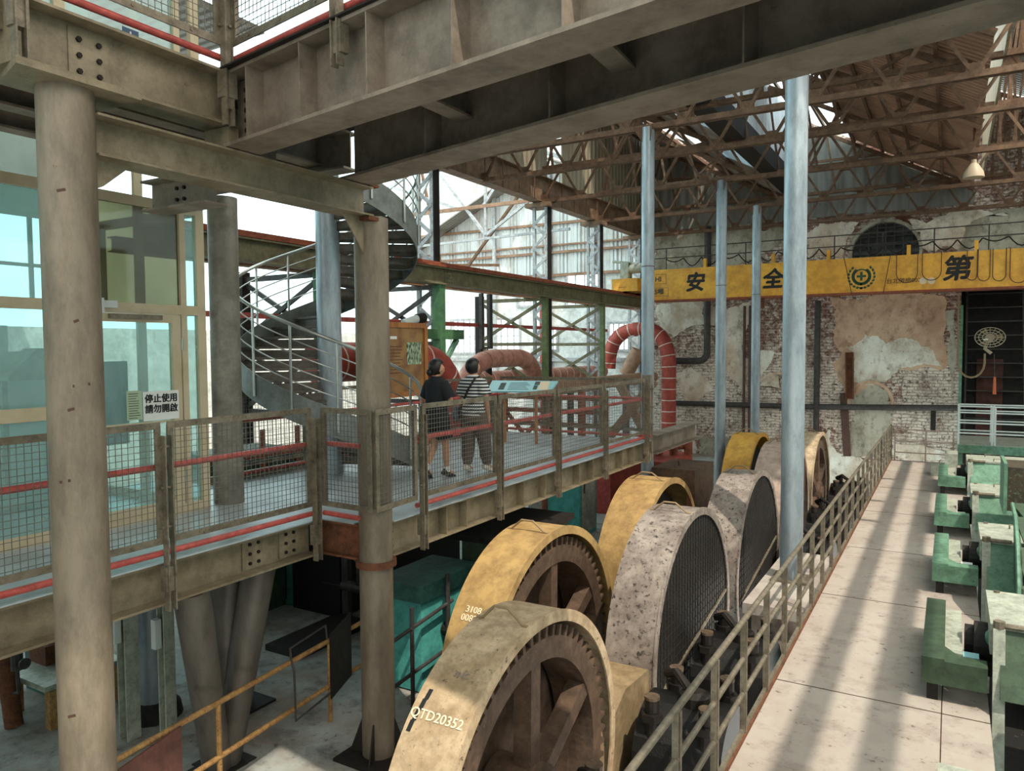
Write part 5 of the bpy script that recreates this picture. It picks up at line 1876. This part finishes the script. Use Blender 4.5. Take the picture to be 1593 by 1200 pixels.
pr_ = [(0, 12.1, -.45), (0, 11.5, -.52), (0, 11.0, -.8), (0, 10.7, -1.2), (0, 10.5, -1.7)]
g = MB()
for a, b2 in zip(pr_, pr_[1:]):
    g.prism([(.74, a[1], a[2]), (2.4, a[1], a[2]), (2.4, b2[1], b2[2]), (.74 + .1, b2[1], b2[2])], (0, .03, .03))
g.prism([(.76, y, z) for _, y, z in pr_] + [(.8, 12.1, -1.7)], (.03, 0, 0))
g.build('casing', 'green_dark', t)
g = MB().tube([(.75, y, z + .02) for _, y, z in pr_], .025, 6)
g.build('lip', 'green_mint', t)
MB().box(1.0, 2.2, 10.9, 12.0, -3, -1.6).build('stand', 'dark_steel', t)
p = on(1459, 1186, 2, WZ + .12)
g = MB().box(p.x, p.x + .6, p.y - 1.0, p.y, WZ + .02, WZ + .12)
tag(g.build('machine_cover', 'green_pale'), 'corner of a grey green machine cover at the bottom right', 'cover')
g = MB().box(.5, .52, 3, 24.5, -3, -1.95)
t = thing('side_casing', (1.5, 12, -2.5), 'dark green casing wall below the hoppers on the far right', 'machine')
MB().box(.86, .92, 4.0, 8.0, -3.0, -1.1).build('plate', 'green_dark', t)
MB().box(.74, .86, 7.0, 7.3, -1.75, -1.6).build('lug', 'green_pale', t)
# ================================================================== BELOW THE MEZZANINE
B = Vector((-6.15, 4.75, GZ))
for tp, lb in ((on(297, 915, 2, -.38), 'left leaning steel leg of the three under the mezzanine'), (Vector((-6.2, 4.95, -.38)), 'middle upright steel leg of the three under the mezzanine'),
               (on(404, 878, 2, -.38), 'right leaning steel leg of the three under the mezzanine')):
    d = (Vector((tp.x, tp.y, 0)) - Vector((B.x, B.y, 0)))
    base = B + d * .14
    t = thing('raking_leg', base, lb, 'column', None)
    MB().tube([base, tp], [.135, .16], 28).build('shaft', 'column_dark', t, smooth=True)
    MB().box(base.x - .2, base.x + .2, base.y - .2, base.y + .2, GZ - .05, GZ + .012).build('base_plate', 'dark_steel', t)
yr = thing('yellow_handrail', (-5.7, 4.6, GZ), 'rusty yellow two bar handrail on the ground floor at the lower left', 'railing')
ya, yb = Vector((-5.46, 2.7, -1.45)), Vector((-5.86, 6.6, -1.45))
for z, m in ((0, 'yellow_rail'), (-.5, 'yellow_rail')):
    o = Vector((0, 0, z))
    MB().tube([ya + o, yb + o], .026, 10).build('rail', m, yr, smooth=True)
for f in (.42, .82):
    p = ya + (yb - ya) * f
    MB().tube([(p.x, p.y, GZ), (p.x, p.y, -1.45)], .024, 8).build('post', 'yellow_rail', yr, smooth=True)
p0, p1 = ya + (yb - ya) * .66, ya + (yb - ya) * .8
g = MB().tube([p0 + Vector((.02, 0, .06)), p0 + Vector((.03, -.02, .16)), p1 + Vector((.02, 0, .2)), p1 + Vector((.02, .02, .05))], .012, 8)
g.tube([p0 + Vector((.02, 0, .05)), p0 + Vector((.03, .03, -.1)), p0 + Vector((.02, .05, -.62)), p1 + Vector((.02, .1, -.56))], .012, 8)
tag(g.build('wire_loop', 'pipe_dark'), 'bent dark rod loop hooked on the yellow handrail', 'rod')
dv = (yb - ya).normalized()
p = ya + (yb - ya) * .81
g = MB().prism([p + Vector((.04, 0, .09)) - dv * .0, p + Vector((.04, 0, .22)) + dv * .36, p + Vector((.04, 0, -.5)) + dv * .36, p + Vector((.04, 0, -.62))], (.02, 0, 0))
tag(g.build('rail_board', 'dark_steel'), 'dark metal board hung on the yellow handrail beside the corner column foot', 'board')
p = ya + (yb - ya) * .12
g = MB().prism([p + Vector((.05, 0, -.06)), p + dv * .72 + Vector((.05, 0, .02)), p + dv * .72 + Vector((.05, 0, -.65)), p + Vector((.05, 0, -.7))], (.02, 0, 0))
t = tag(g.build('rail_board', 'bulk_dark'), 'brown metal board hung on the yellow handrail at the bottom edge', 'board')
g = MB()
for k in range(6):
    q = p + dv * (.3 + .06 * (k % 3)) + Vector((.071, 0, -.3 - .07 * (k // 3)))
    g.tube([q, q + Vector((.004, 0, 0))], .025, 7)
g.build('flaked_paint', 'ink', t)
for px, py, w, lb in ((203, 1148, .15, 'green steel post under the mezzanine just right of the big beige column'), (263, 1160, .12, 'green steel post under the mezzanine next to the leaning legs')):
    p = on(px, py, 2, GZ)
    t = thing('green_post', (p.x, p.y, GZ), lb, 'post')
    g = MB().box(p.x - w / 2, p.x - w / 2 + .02, p.y - w / 2, p.y + w / 2, GZ, -.4).box(p.x - w / 2, p.x + w / 2, p.y - .012, p.y + .012, GZ, -.4).box(p.x + w / 2 - .02, p.x + w / 2, p.y - w / 2, p.y + w / 2, GZ, -.4)
    g.build('h_section', 'green_pale', t)
    MB().box(p.x - .05, p.x + .02, p.y - w / 2 - .07, p.y - w / 2, -1.3, -1.0).build('switch_box', 'panel_white', t)
p = on(240, 1112, 2, GZ)
t = thing('round_tank', p, 'pale upright cylinder standing behind the green posts', 'tank')
MB().tube([(p.x, p.y, GZ), (p.x, p.y, -.75)], .2, 24).build('body', 'column_blue', t, smooth=True)
MB().lathe((p.x, p.y, GZ), (0, 0, 1), [(.3, 0), (.28, .12), (.2, .2)], 20).build('base', 'dark_steel', t)
p = on(60, 1120, 2, GZ)
t = thing('work_bench', p, 'small wooden bench with a green top behind the big beige column, lower left', 'bench')
MB().box(p.x - .5, p.x + .35, p.y - .1, p.y + .8, GZ + .42, GZ + .48).build('top', 'green_pale', t)
for dx, dy in ((-.45, -.05), (.28, -.05), (-.45, .72), (.28, .72)):
    MB().box(p.x + dx, p.x + dx + .1, p.y + dy - .02, p.y + dy + .08, GZ, GZ + .42).build('leg', 'yellow_rail', t)
MB().box(p.x - .95, p.x - .5, p.y + .35, p.y + 1.1, GZ, GZ + .5).build('plinth', 'teal_dark', t)
t = thing('pump', (p.x - .4, p.y + .45, GZ + .48), 'dark rusty pump sitting on the small wooden bench', 'pump')
MB().box(p.x - .55, p.x - .2, p.y + .2, p.y + .5, GZ + .48, GZ + .7).lathe((p.x - .35, p.y + .4, GZ + .7), (0, 0, 1), [(.09, 0), (.11, .05), (.08, .08), (.08, .2), (.12, .22), (.12, .26), (.05, .3)], 16).box(p.x - .2, p.x - .02, p.y + .3, p.y + .45, GZ + .5, GZ + .6).build('body', 'rust', t)
p = on(22, 1130, 2, GZ)
t = thing('valve_pipe', p, 'dark pipe with valves at the lower left edge of the photo', 'pipe')
MB().tube([(p.x, p.y, GZ), (p.x - .1, p.y, GZ + .5), (p.x - .12, p.y, GZ + 1.3)], .09, 12).build('main_pipe', 'rust', t, smooth=True)
g = MB().tube([(p.x - .1, p.y, GZ + 1.1), (p.x + .1, p.y, GZ + 1.1), (p.x + .12, p.y, GZ + .4), (p.x - .05, p.y, GZ + .35)], .022, 8)
g.tube([(p.x + .11, p.y, GZ + .65), (p.x + .11, p.y, GZ + .9)], .06, 10).tube([(p.x + .05, p.y, GZ + .88), (p.x + .17, p.y, GZ + .88)], .05, 10).tube([(p.x + .1, p.y, GZ + .75), (p.x + .26, p.y, GZ + .75)], .018, 6).lathe((p.x + .26, p.y, GZ + .75), (1, 0, 0), [(.06, 0), (.06, .02)], 14)
g.build('valves', 'pipe_dark', t)
p = on(475, 948, 2, GZ)
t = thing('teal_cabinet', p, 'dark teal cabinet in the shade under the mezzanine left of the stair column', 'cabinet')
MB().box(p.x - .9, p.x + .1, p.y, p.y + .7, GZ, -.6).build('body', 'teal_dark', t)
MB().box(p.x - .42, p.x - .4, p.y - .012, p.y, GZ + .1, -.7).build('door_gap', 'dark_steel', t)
p = on(540, 960, 2, GZ)
t = thing('gate_valve', p, 'tangle of dark valves beside the corner column on the ground floor', 'valve')
g = MB().tube([(p.x, p.y, GZ), (p.x, p.y, GZ + 1.0)], .08, 10).tube([(p.x - .4, p.y, GZ + .5), (p.x + .4, p.y, GZ + .5)], .1, 12)
for k in range(3):
    ring = [(p.x - .2 + .22 * k + .12 * math.cos(a * PI / 6), p.y, GZ + 1.0 + .12 * math.sin(a * PI / 6)) for a in range(13)]
    g.tube(ring, .02, 6, cap=False)
    g.tube([(p.x - .2 + .22 * k, p.y, GZ + .5), (p.x - .2 + .22 * k, p.y, GZ + 1.0)], .03, 8)
g.build('body', 'pipe_dark', t)
t = thing('dark_machine', (-8.6, 9.5, GZ), 'long black machine lying on the ground floor under the mezzanine', 'machine')
MB().box(-8.9, -7.9, 8.3, 11.5, GZ, -1.3).box(-8.8, -8.0, 8.6, 11, -1.3, -1.0).build('casing', 'black_grease', t)
g = MB().box(-7.95, -7.3, 6.9, 8.3, GZ, GZ + .08)
tag(g.build('floor_plate', 'dark_steel'), 'flat dark plate lying on the dusty ground floor', 'plate')
t = thing('green_machine', (-10.5, 8, 0), 'dark mesh guarded green machinery behind the mezzanine back rail', 'machine')
MB().box(-9.75, -9.1, 7.0, 8.4, GZ, .2).box(-9.75, -9.1, 8.5, 9.9, GZ, .1).build('casing', 'green_dark', t)
g = MB()
for k in range(4):
    g.tube([(-9.05, 7.2 + k * .7, -.9), (-9.05, 7.2 + k * .7, .5)], .04, 8)
g.tube([(-9.05, 7, .1), (-9.05, 9.9, .1)], .03, 8)
g.build('pipes', 'rust_top', t)
t = thing('timber_stand', (-8.9, 15.5, -.3), 'orange brown braced stand beyond the far guardrail of the mezzanine', 'stand')
g = MB()
for x in (-9.0, -7.9, -7.0):
    g.box(x - .07, x + .07, 14.9, 15.04, GZ, .75)
for z in (.6, .3, .0):
    g.bar((-9.6, 15, z), (-6.6, 15, z), .06, .1)
g.bar((-9, 15, -.9), (-7.9, 15, .3), .06, .08).bar((-7.9, 15, -.9), (-9, 15, .3), .06, .08)
g.build('frame', 'rust_top', t)
t = thing('braced_machine', (-6.2, 16.5, -.3), 'grey crossed brace frame beyond the far guardrail near the slim hall column', 'frame')
g = MB().bar((-7.4, 17.3, -.6), (-6.2, 17.4, .9), .14, .2).bar((-6.3, 17.4, -.6), (-7.2, 17.5, .9), .14, .2).box(-7.5, -6.55, 16.9, 17.1, -.9, -.6)
g.build('bars', 'duct_tan', t)
MB().box(-7.5, -6.55, 16.8, 17.2, GZ, -.9).build('bed', 'red_pipe', t)

# ================================================================== PEOPLE
def skin(name, V, E, mat, parent, root=0, sub=2):
    me = bpy.data.meshes.new(name)
    me.from_pydata([v[:3] for v in V], E, [])
    o = bpy.data.objects.new(name, me)
    COL.objects.link(o)
    o.modifiers.new('s', 'SKIN').use_smooth_shade = True
    sv = me.skin_vertices[0].data
    for i, v in enumerate(V):
        r = v[3]
        sv[i].radius = r if isinstance(r, tuple) else (r, r)
        sv[i].use_root = (i == root)
    m = o.modifiers.new('u', 'SUBSURF')
    m.levels = m.render_levels = sub
    dg = bpy.context.evaluated_depsgraph_get()
    nm = bpy.data.meshes.new_from_object(o.evaluated_get(dg))
    bpy.data.objects.remove(o)
    bpy.data.meshes.remove(me)
    nm.materials.clear()
    nm.materials.append(MATS[mat])
    ob = bpy.data.objects.new(name, nm)
    COL.objects.link(ob)
    nm.polygons.foreach_set('use_smooth', [True] * len(nm.polygons))
    ob.parent = parent
    return ob


def loft(mb, rings, n=20):
    """rings: (cx, cy, cz, rx, ry) horizontal ellipses"""
    vs = [(cx + rx * math.cos(2 * PI * k / n), cy + ry * math.sin(2 * PI * k / n), cz) for cx, cy, cz, rx, ry in rings for k in range(n)]
    fs = [(i * n + k, i * n + (k + 1) % n, (i + 1) * n + (k + 1) % n, (i + 1) * n + k) for i in range(len(rings) - 1) for k in range(n)]
    fs += [tuple(range(n - 1, -1, -1)), tuple((len(rings) - 1) * n + k for k in range(n))]
    return mb.add(vs, fs)


def local(mb, name, mat, parent, label=None):
    o = mb.build(name, mat, None, label, True)
    o.parent = parent
    return o


def ball(mb, c, r, n=14, m=10, f=None):
    vs, fs = [], []
    for i in range(m + 1):
        a = PI * i / m
        for k in range(n):
            b2 = 2 * PI * k / n
            v = Vector((math.sin(a) * math.cos(b2), math.sin(a) * math.sin(b2), math.cos(a)))
            if f:
                v = f(v)
            vs.append((c[0] + v.x * r[0], c[1] + v.y * r[1], c[2] + v.z * r[2]))
    for i in range(m):
        for k in range(n):
            fs.append((i * n + k, (i + 1) * n + k, (i + 1) * n + (k + 1) % n, i * n + (k + 1) % n))
    return mb.add(vs, fs)


def person(loc, rz, label, J, hair, turn):
    """J: joints (x right, y forward, z up) in metres"""
    t = thing('person', loc, label, 'person')
    t.rotation_euler = (0, 0, rz)
    t.scale = (.965, .965, .965)
    V, E = [], []

    def ch(start, pts):
        i = start
        for p in pts:
            V.append(p)
            E.append((i, len(V) - 1))
            i = len(V) - 1
        return i
    V.append((0, 0, .86, .12))
    ws = ch(0, [(0, 0, 1.0, (.12, .1)), (0, .01, 1.16, (.14, .1)), (0, 0, 1.29, (.12, .08))])
    c, s_ = math.cos(turn), math.sin(turn)
    hd = lambda x, y, z: (x * c - y * s_, x * s_ + y * c + J.get('hy', .02), z)
    nk = ch(ws, [(0, .0, 1.38, .05), (*hd(0, .0, 1.43), .058)])
    h1 = ch(nk, [(*hd(0, .015, 1.47), .078), (*hd(0, .0, 1.53), .09), (*hd(0, -.005, 1.575), .062)])
    ch(nk + 1, [(*hd(0, .1, 1.475), .016), (*hd(0, .112, 1.465), .009)])
    for sd in (-1, 1):
        ch(nk + 1, [(*hd(sd * .088, .0, 1.485), .016)])
        k = 'R' if sd > 0 else 'L'
        sh, el, wr = J['sh' + k], J['el' + k], J['wr' + k]
        a = ch(ws, [(*sh, .052), (*((Vector(sh) + Vector(el)) / 2), .045), (*el, .036), (*((Vector(el) * .6 + Vector(wr) * .4)), .036), (*wr, .025)])
        d = (Vector(wr) - Vector(el)).normalized()
        pm = Vector(wr) + d * .05
        sx = Vector((0, 1, 0)) if abs(d.y) < .8 else Vector((0, 0, 1))
        a = ch(a, [(*pm, .03)])
        for f in range(4):
            o = sx * ((f - 1.5) * .019)
            L = (.045, .06, .065, .055)[f]
            curl = Vector((-sd * .018, 0, 0)) if abs(d.y) < .8 else Vector((0, 0, -.02))
            ch(a, [(*(pm + d * .03 + o), .0095), (*(pm + d * (.03 + L * .6) + o + curl * .5), .0088), (*(pm + d * (.03 + L) + o + curl * 1.4), .0075)])
        ch(a, [(*(pm - d * .01 + sx * .035), .011), (*(pm + d * .025 + sx * .052), .009)])
        hp, kn, an, to = J['hp' + k], J['kn' + k], J['an' + k], J['to' + k]
        ch(0, [(*hp, .1), (*((Vector(hp) + Vector(kn)) / 2), .075), (*kn, .052), (*((Vector(kn) * .65 + Vector(an) * .35)), .054), (*an, .034), (*to, .032)])
    skin('body', V, E, 'skin', t)
    g = MB()

    def hf(v):
        # hair cap: keep the face free
        if v.y > .25 and v.z < .45:
            return Vector((v.x * .8, .25 + (v.y - .25) * .3, v.z))
        return v
    m0 = MB()
    ball(m0, (0, 0, 0), (.104, .118, .122), 18, 12, hf)
    hv = [hd(x, y - .012, z + 1.525) for x, y, z in m0.v]
    g.add(hv, m0.f)
    if hair == 'tied':
        ball(g, hd(.0, -.115, 1.455), (.045, .04, .05))
        loft(g, [(*hd(0, -.07, 1.43), .06, .035), (*hd(0, -.075, 1.48), .085, .05)])
    local(g, 'hair', 'hair', t)
    return t


def shoe(mb, an, to, w=.045, z0=0.):
    a, b2 = Vector(an), Vector(to)
    d = Vector((b2.x - a.x, b2.y - a.y, b2.z - a.z)).normalized()
    s_ = Vector((d.y, -d.x, 0)).normalized()
    u = s_.cross(d)
    vs, fs = [], []
    prof = [(-.075, .03, .05), (-.06, .042, .075), (.0, .043, .08), (.07, .046, .055), (.13, .047, .04), (.17, .036, .03), (.185, .012, .02)]
    n_ = 12
    for s0, ww, hh in prof:
        for k in range(n_):
            b3 = 2 * PI * k / n_
            zz = math.sin(b3)
            vs.append(a + d * s0 + s_ * (ww * math.cos(b3)) + u * (-.045 + hh * (zz if zz > 0 else zz * .25)))
    for i in range(len(prof) - 1):
        for k in range(n_):
            fs.append((i * n_ + k, i * n_ + (k + 1) % n_, (i + 1) * n_ + (k + 1) % n_, (i + 1) * n_ + k))
    fs += [tuple(range(n_ - 1, -1, -1)), tuple((len(prof) - 1) * n_ + k for k in range(n_))]
    return mb.add(vs, fs)


# person in black
J1 = dict(shL=(-.17, 0, 1.3), elL=(-.235, .03, 1.06), wrL=(-.15, .22, .98), shR=(.17, 0, 1.3), elR=(.225, .05, 1.05), wrR=(.12, .25, 1.02),
          hpL=(-.085, 0, .82), knL=(-.075, .03, .46), anL=(-.06, -.16, .13), toL=(-.06, -.06, .05),
          hpR=(.085, 0, .82), knR=(.07, .1, .46), anR=(.05, .14, .075), toR=(.06, .27, .03))
p1 = person((-5.86, 8.02, 0.005), R(-8), 'person in a black t-shirt and black shorts walking away, hair tied at the nape', J1, 'tied', R(-22))
g = loft(MB(), [(0, 0, .8, .2, .14), (0, 0, .9, .19, .135), (0, 0, 1.02, .175, .12), (0, .01, 1.16, .185, .125), (0, 0, 1.27, .19, .115), (0, 0, 1.335, .17, .1), (0, 0, 1.375, .1, .08), (0, .005, 1.4, .07, .07)])
for sd, el in ((-1, J1['elL']), (1, J1['elR'])):
    s_ = Vector((sd * .12, 0, 1.32))
    e = Vector(el)
    g.tube([s_, s_ * .72 + e * .28, s_ * .2 + e * .8 + Vector((sd * .01, 0, 0))], [.07, .085, .088], 16)
local(g, 'shirt', 'black_cloth', p1)
g = loft(MB(), [(0, 0, .72, .185, .14), (0, 0, .8, .19, .14), (0, 0, .95, .165, .12)])
for k in 'LR':
    h, n_ = Vector(J1['hp' + k]), Vector(J1['kn' + k])
    g.tube([h + Vector((0, 0, .05)), h * .6 + n_ * .4, h * .28 + n_ * .72], [.105, .112, .118], 18)
local(g, 'shorts', 'shorts_cloth', p1)
g = MB()
shoe(g, J1['anR'], J1['toR'])
local(g, 'shoe', 'shoe_black', p1)
g = MB()
shoe(g, J1['anL'], J1['toL'])
local(g, 'shoe', 'shoe_black', p1)
g = MB()
for k in 'LR':
    a, b2 = Vector(J1['an' + k]), Vector(J1['kn' + k])
    g.tube([a, a * .8 + b2 * .2], .042, 12)
local(g, 'socks', 'sock', p1)
# a grey jacket held over the left arm
t = thing('held_jacket', (-6.05, 8.2, .95), 'grey jacket carried over the left arm of the person in black', 'jacket')
q = Matrix.Rotation(R(-8), 4, 'Z')
w2 = lambda x, y, z: q @ Vector((x, y, z)) + Vector((-5.86, 8.02, 0))
g = MB().tube([w2(-.3, .1, 1.0), w2(-.27, .16, 1.06), w2(-.22, .2, 1.05)], [.03, .06, .05], 10).tube([w2(-.27, .13, 1.02), w2(-.29, .14, .85), w2(-.28, .13, .72)], [.06, .07, .03], 10)
g.build('cloth', 'bag_grey', t, smooth=True)

J2 = dict(shL=(-.175, 0, 1.3), elL=(-.22, .05, 1.06), wrL=(-.19, .16, .88), shR=(.175, 0, 1.3), elR=(.225, -.02, 1.05), wrR=(.21, .06, .82),
          hpL=(-.09, 0, .82), knL=(-.1, .02, .46), anL=(-.1, -.02, .085), toL=(-.11, .12, .03),
          hpR=(.09, 0, .82), knR=(.12, .1, .46), anR=(.13, .16, .085), toR=(.17, .28, .03), hy=.01)
p2 = person((-5.66, 8.6, 0.005), R(2), 'person in a striped t-shirt and dark loose trousers with a black strap across the back', J2, 'short', R(-12))
g = loft(MB(), [(0, 0, .83, .195, .14), (0, 0, .95, .19, .135), (0, .01, 1.12, .19, .13), (0, 0, 1.26, .195, .118), (0, 0, 1.335, .175, .1), (0, 0, 1.378, .1, .08), (0, .005, 1.4, .07, .07)])
for sd, el in ((-1, J2['elL']), (1, J2['elR'])):
    s_ = Vector((sd * .12, 0, 1.32))
    e = Vector(el)
    g.tube([s_, s_ * .7 + e * .3, s_ * .25 + e * .75 + Vector((sd * .012, 0, 0))], [.075, .09, .095], 16)
local(g, 'shirt', 'striped_cloth', p2)
g = loft(MB(), [(0, 0, .74, .18, .14), (0, 0, .8, .19, .145), (0, 0, .92, .17, .125)])
for k in 'LR':
    h, n_, a = Vector(J2['hp' + k]), Vector(J2['kn' + k]), Vector(J2['an' + k])
    g.tube([h + Vector((0, 0, .05)), h * .5 + n_ * .5, n_, n_ * .4 + a * .6, n_ * .08 + a * .92], [.11, .112, .1, .09, .06], 18)
local(g, 'trousers', 'trousers_cloth', p2)
for k, m_ in (('L', 'shoe_white'), ('R', 'shoe_white')):
    g = MB()
    shoe(g, J2['an' + k], J2['to' + k])
    local(g, 'shoe', m_, p2)
g = MB().bar((.1, -.11, 1.36), (.0, -.138, 1.2), .004, .034, (1, 0, .4)).bar((.0, -.138, 1.2), (-.14, -.12, .93), .004, .034, (1, 0, .4)).bar((-.14, -.12, .93), (-.2, -.04, .82), .004, .034, (1, 0, .4)).bar((.1, -.11, 1.36), (.1, .0, 1.385), .03, .006)
local(g, 'strap', 'strap', p2)
t = thing('shoulder_bag', (-5.9, 8.6, .75), 'small grey bag hanging at the left hip of the person in stripes', 'bag')
g = MB()
ball(g, (-5.92, 8.58, .82), (.05, .1, .12))
g.build('pouch', 'bag_grey', t, smooth=True)
# ================================================================== LIGHT
w = bpy.data.worlds.new('sky')
S.world = w
w.use_nodes = True
bg = w.node_tree.nodes['Background']
wt = w.node_tree
tc = nn(wt, 'ShaderNodeTexCoord')
sx = nn(wt, 'ShaderNodeSeparateXYZ')
wt.links.new(tc.outputs['Generated'], sx.inputs[0])
mr = nn(wt, 'ShaderNodeMapRange')
mr.inputs['From Min'].default_value = -.9
mr.inputs['From Max'].default_value = .6
wt.links.new(sx.outputs['X'], mr.inputs['Value'])
# cool sky to the left of the hall, warmer sky on the sun's side
wt.links.new(mixc(wt, mr.outputs[0], (.66, .96, 1.0), (1.0, .92, .82)), bg.inputs['Color'])
bg.inputs['Strength'].default_value = 2.3


def sun(rot, strength, col, ang):
    l = bpy.data.lights.new('sun', 'SUN')
    l.energy = strength
    l.color = col
    l.angle = R(ang)
    o = bpy.data.objects.new('sun', l)
    COL.objects.link(o)
    o.rotation_euler = Vector(rot).to_track_quat('-Z', 'Y').to_euler()
    return o


sun((-.43, .26, -.865), 3.2, (1, .9, .76), .8)

S.view_settings.view_transform = 'Standard'
S.view_settings.look = 'None'
S.view_settings.gamma = 1
S.view_settings.exposure = 0.4
S.view_settings.use_curve_mapping = False
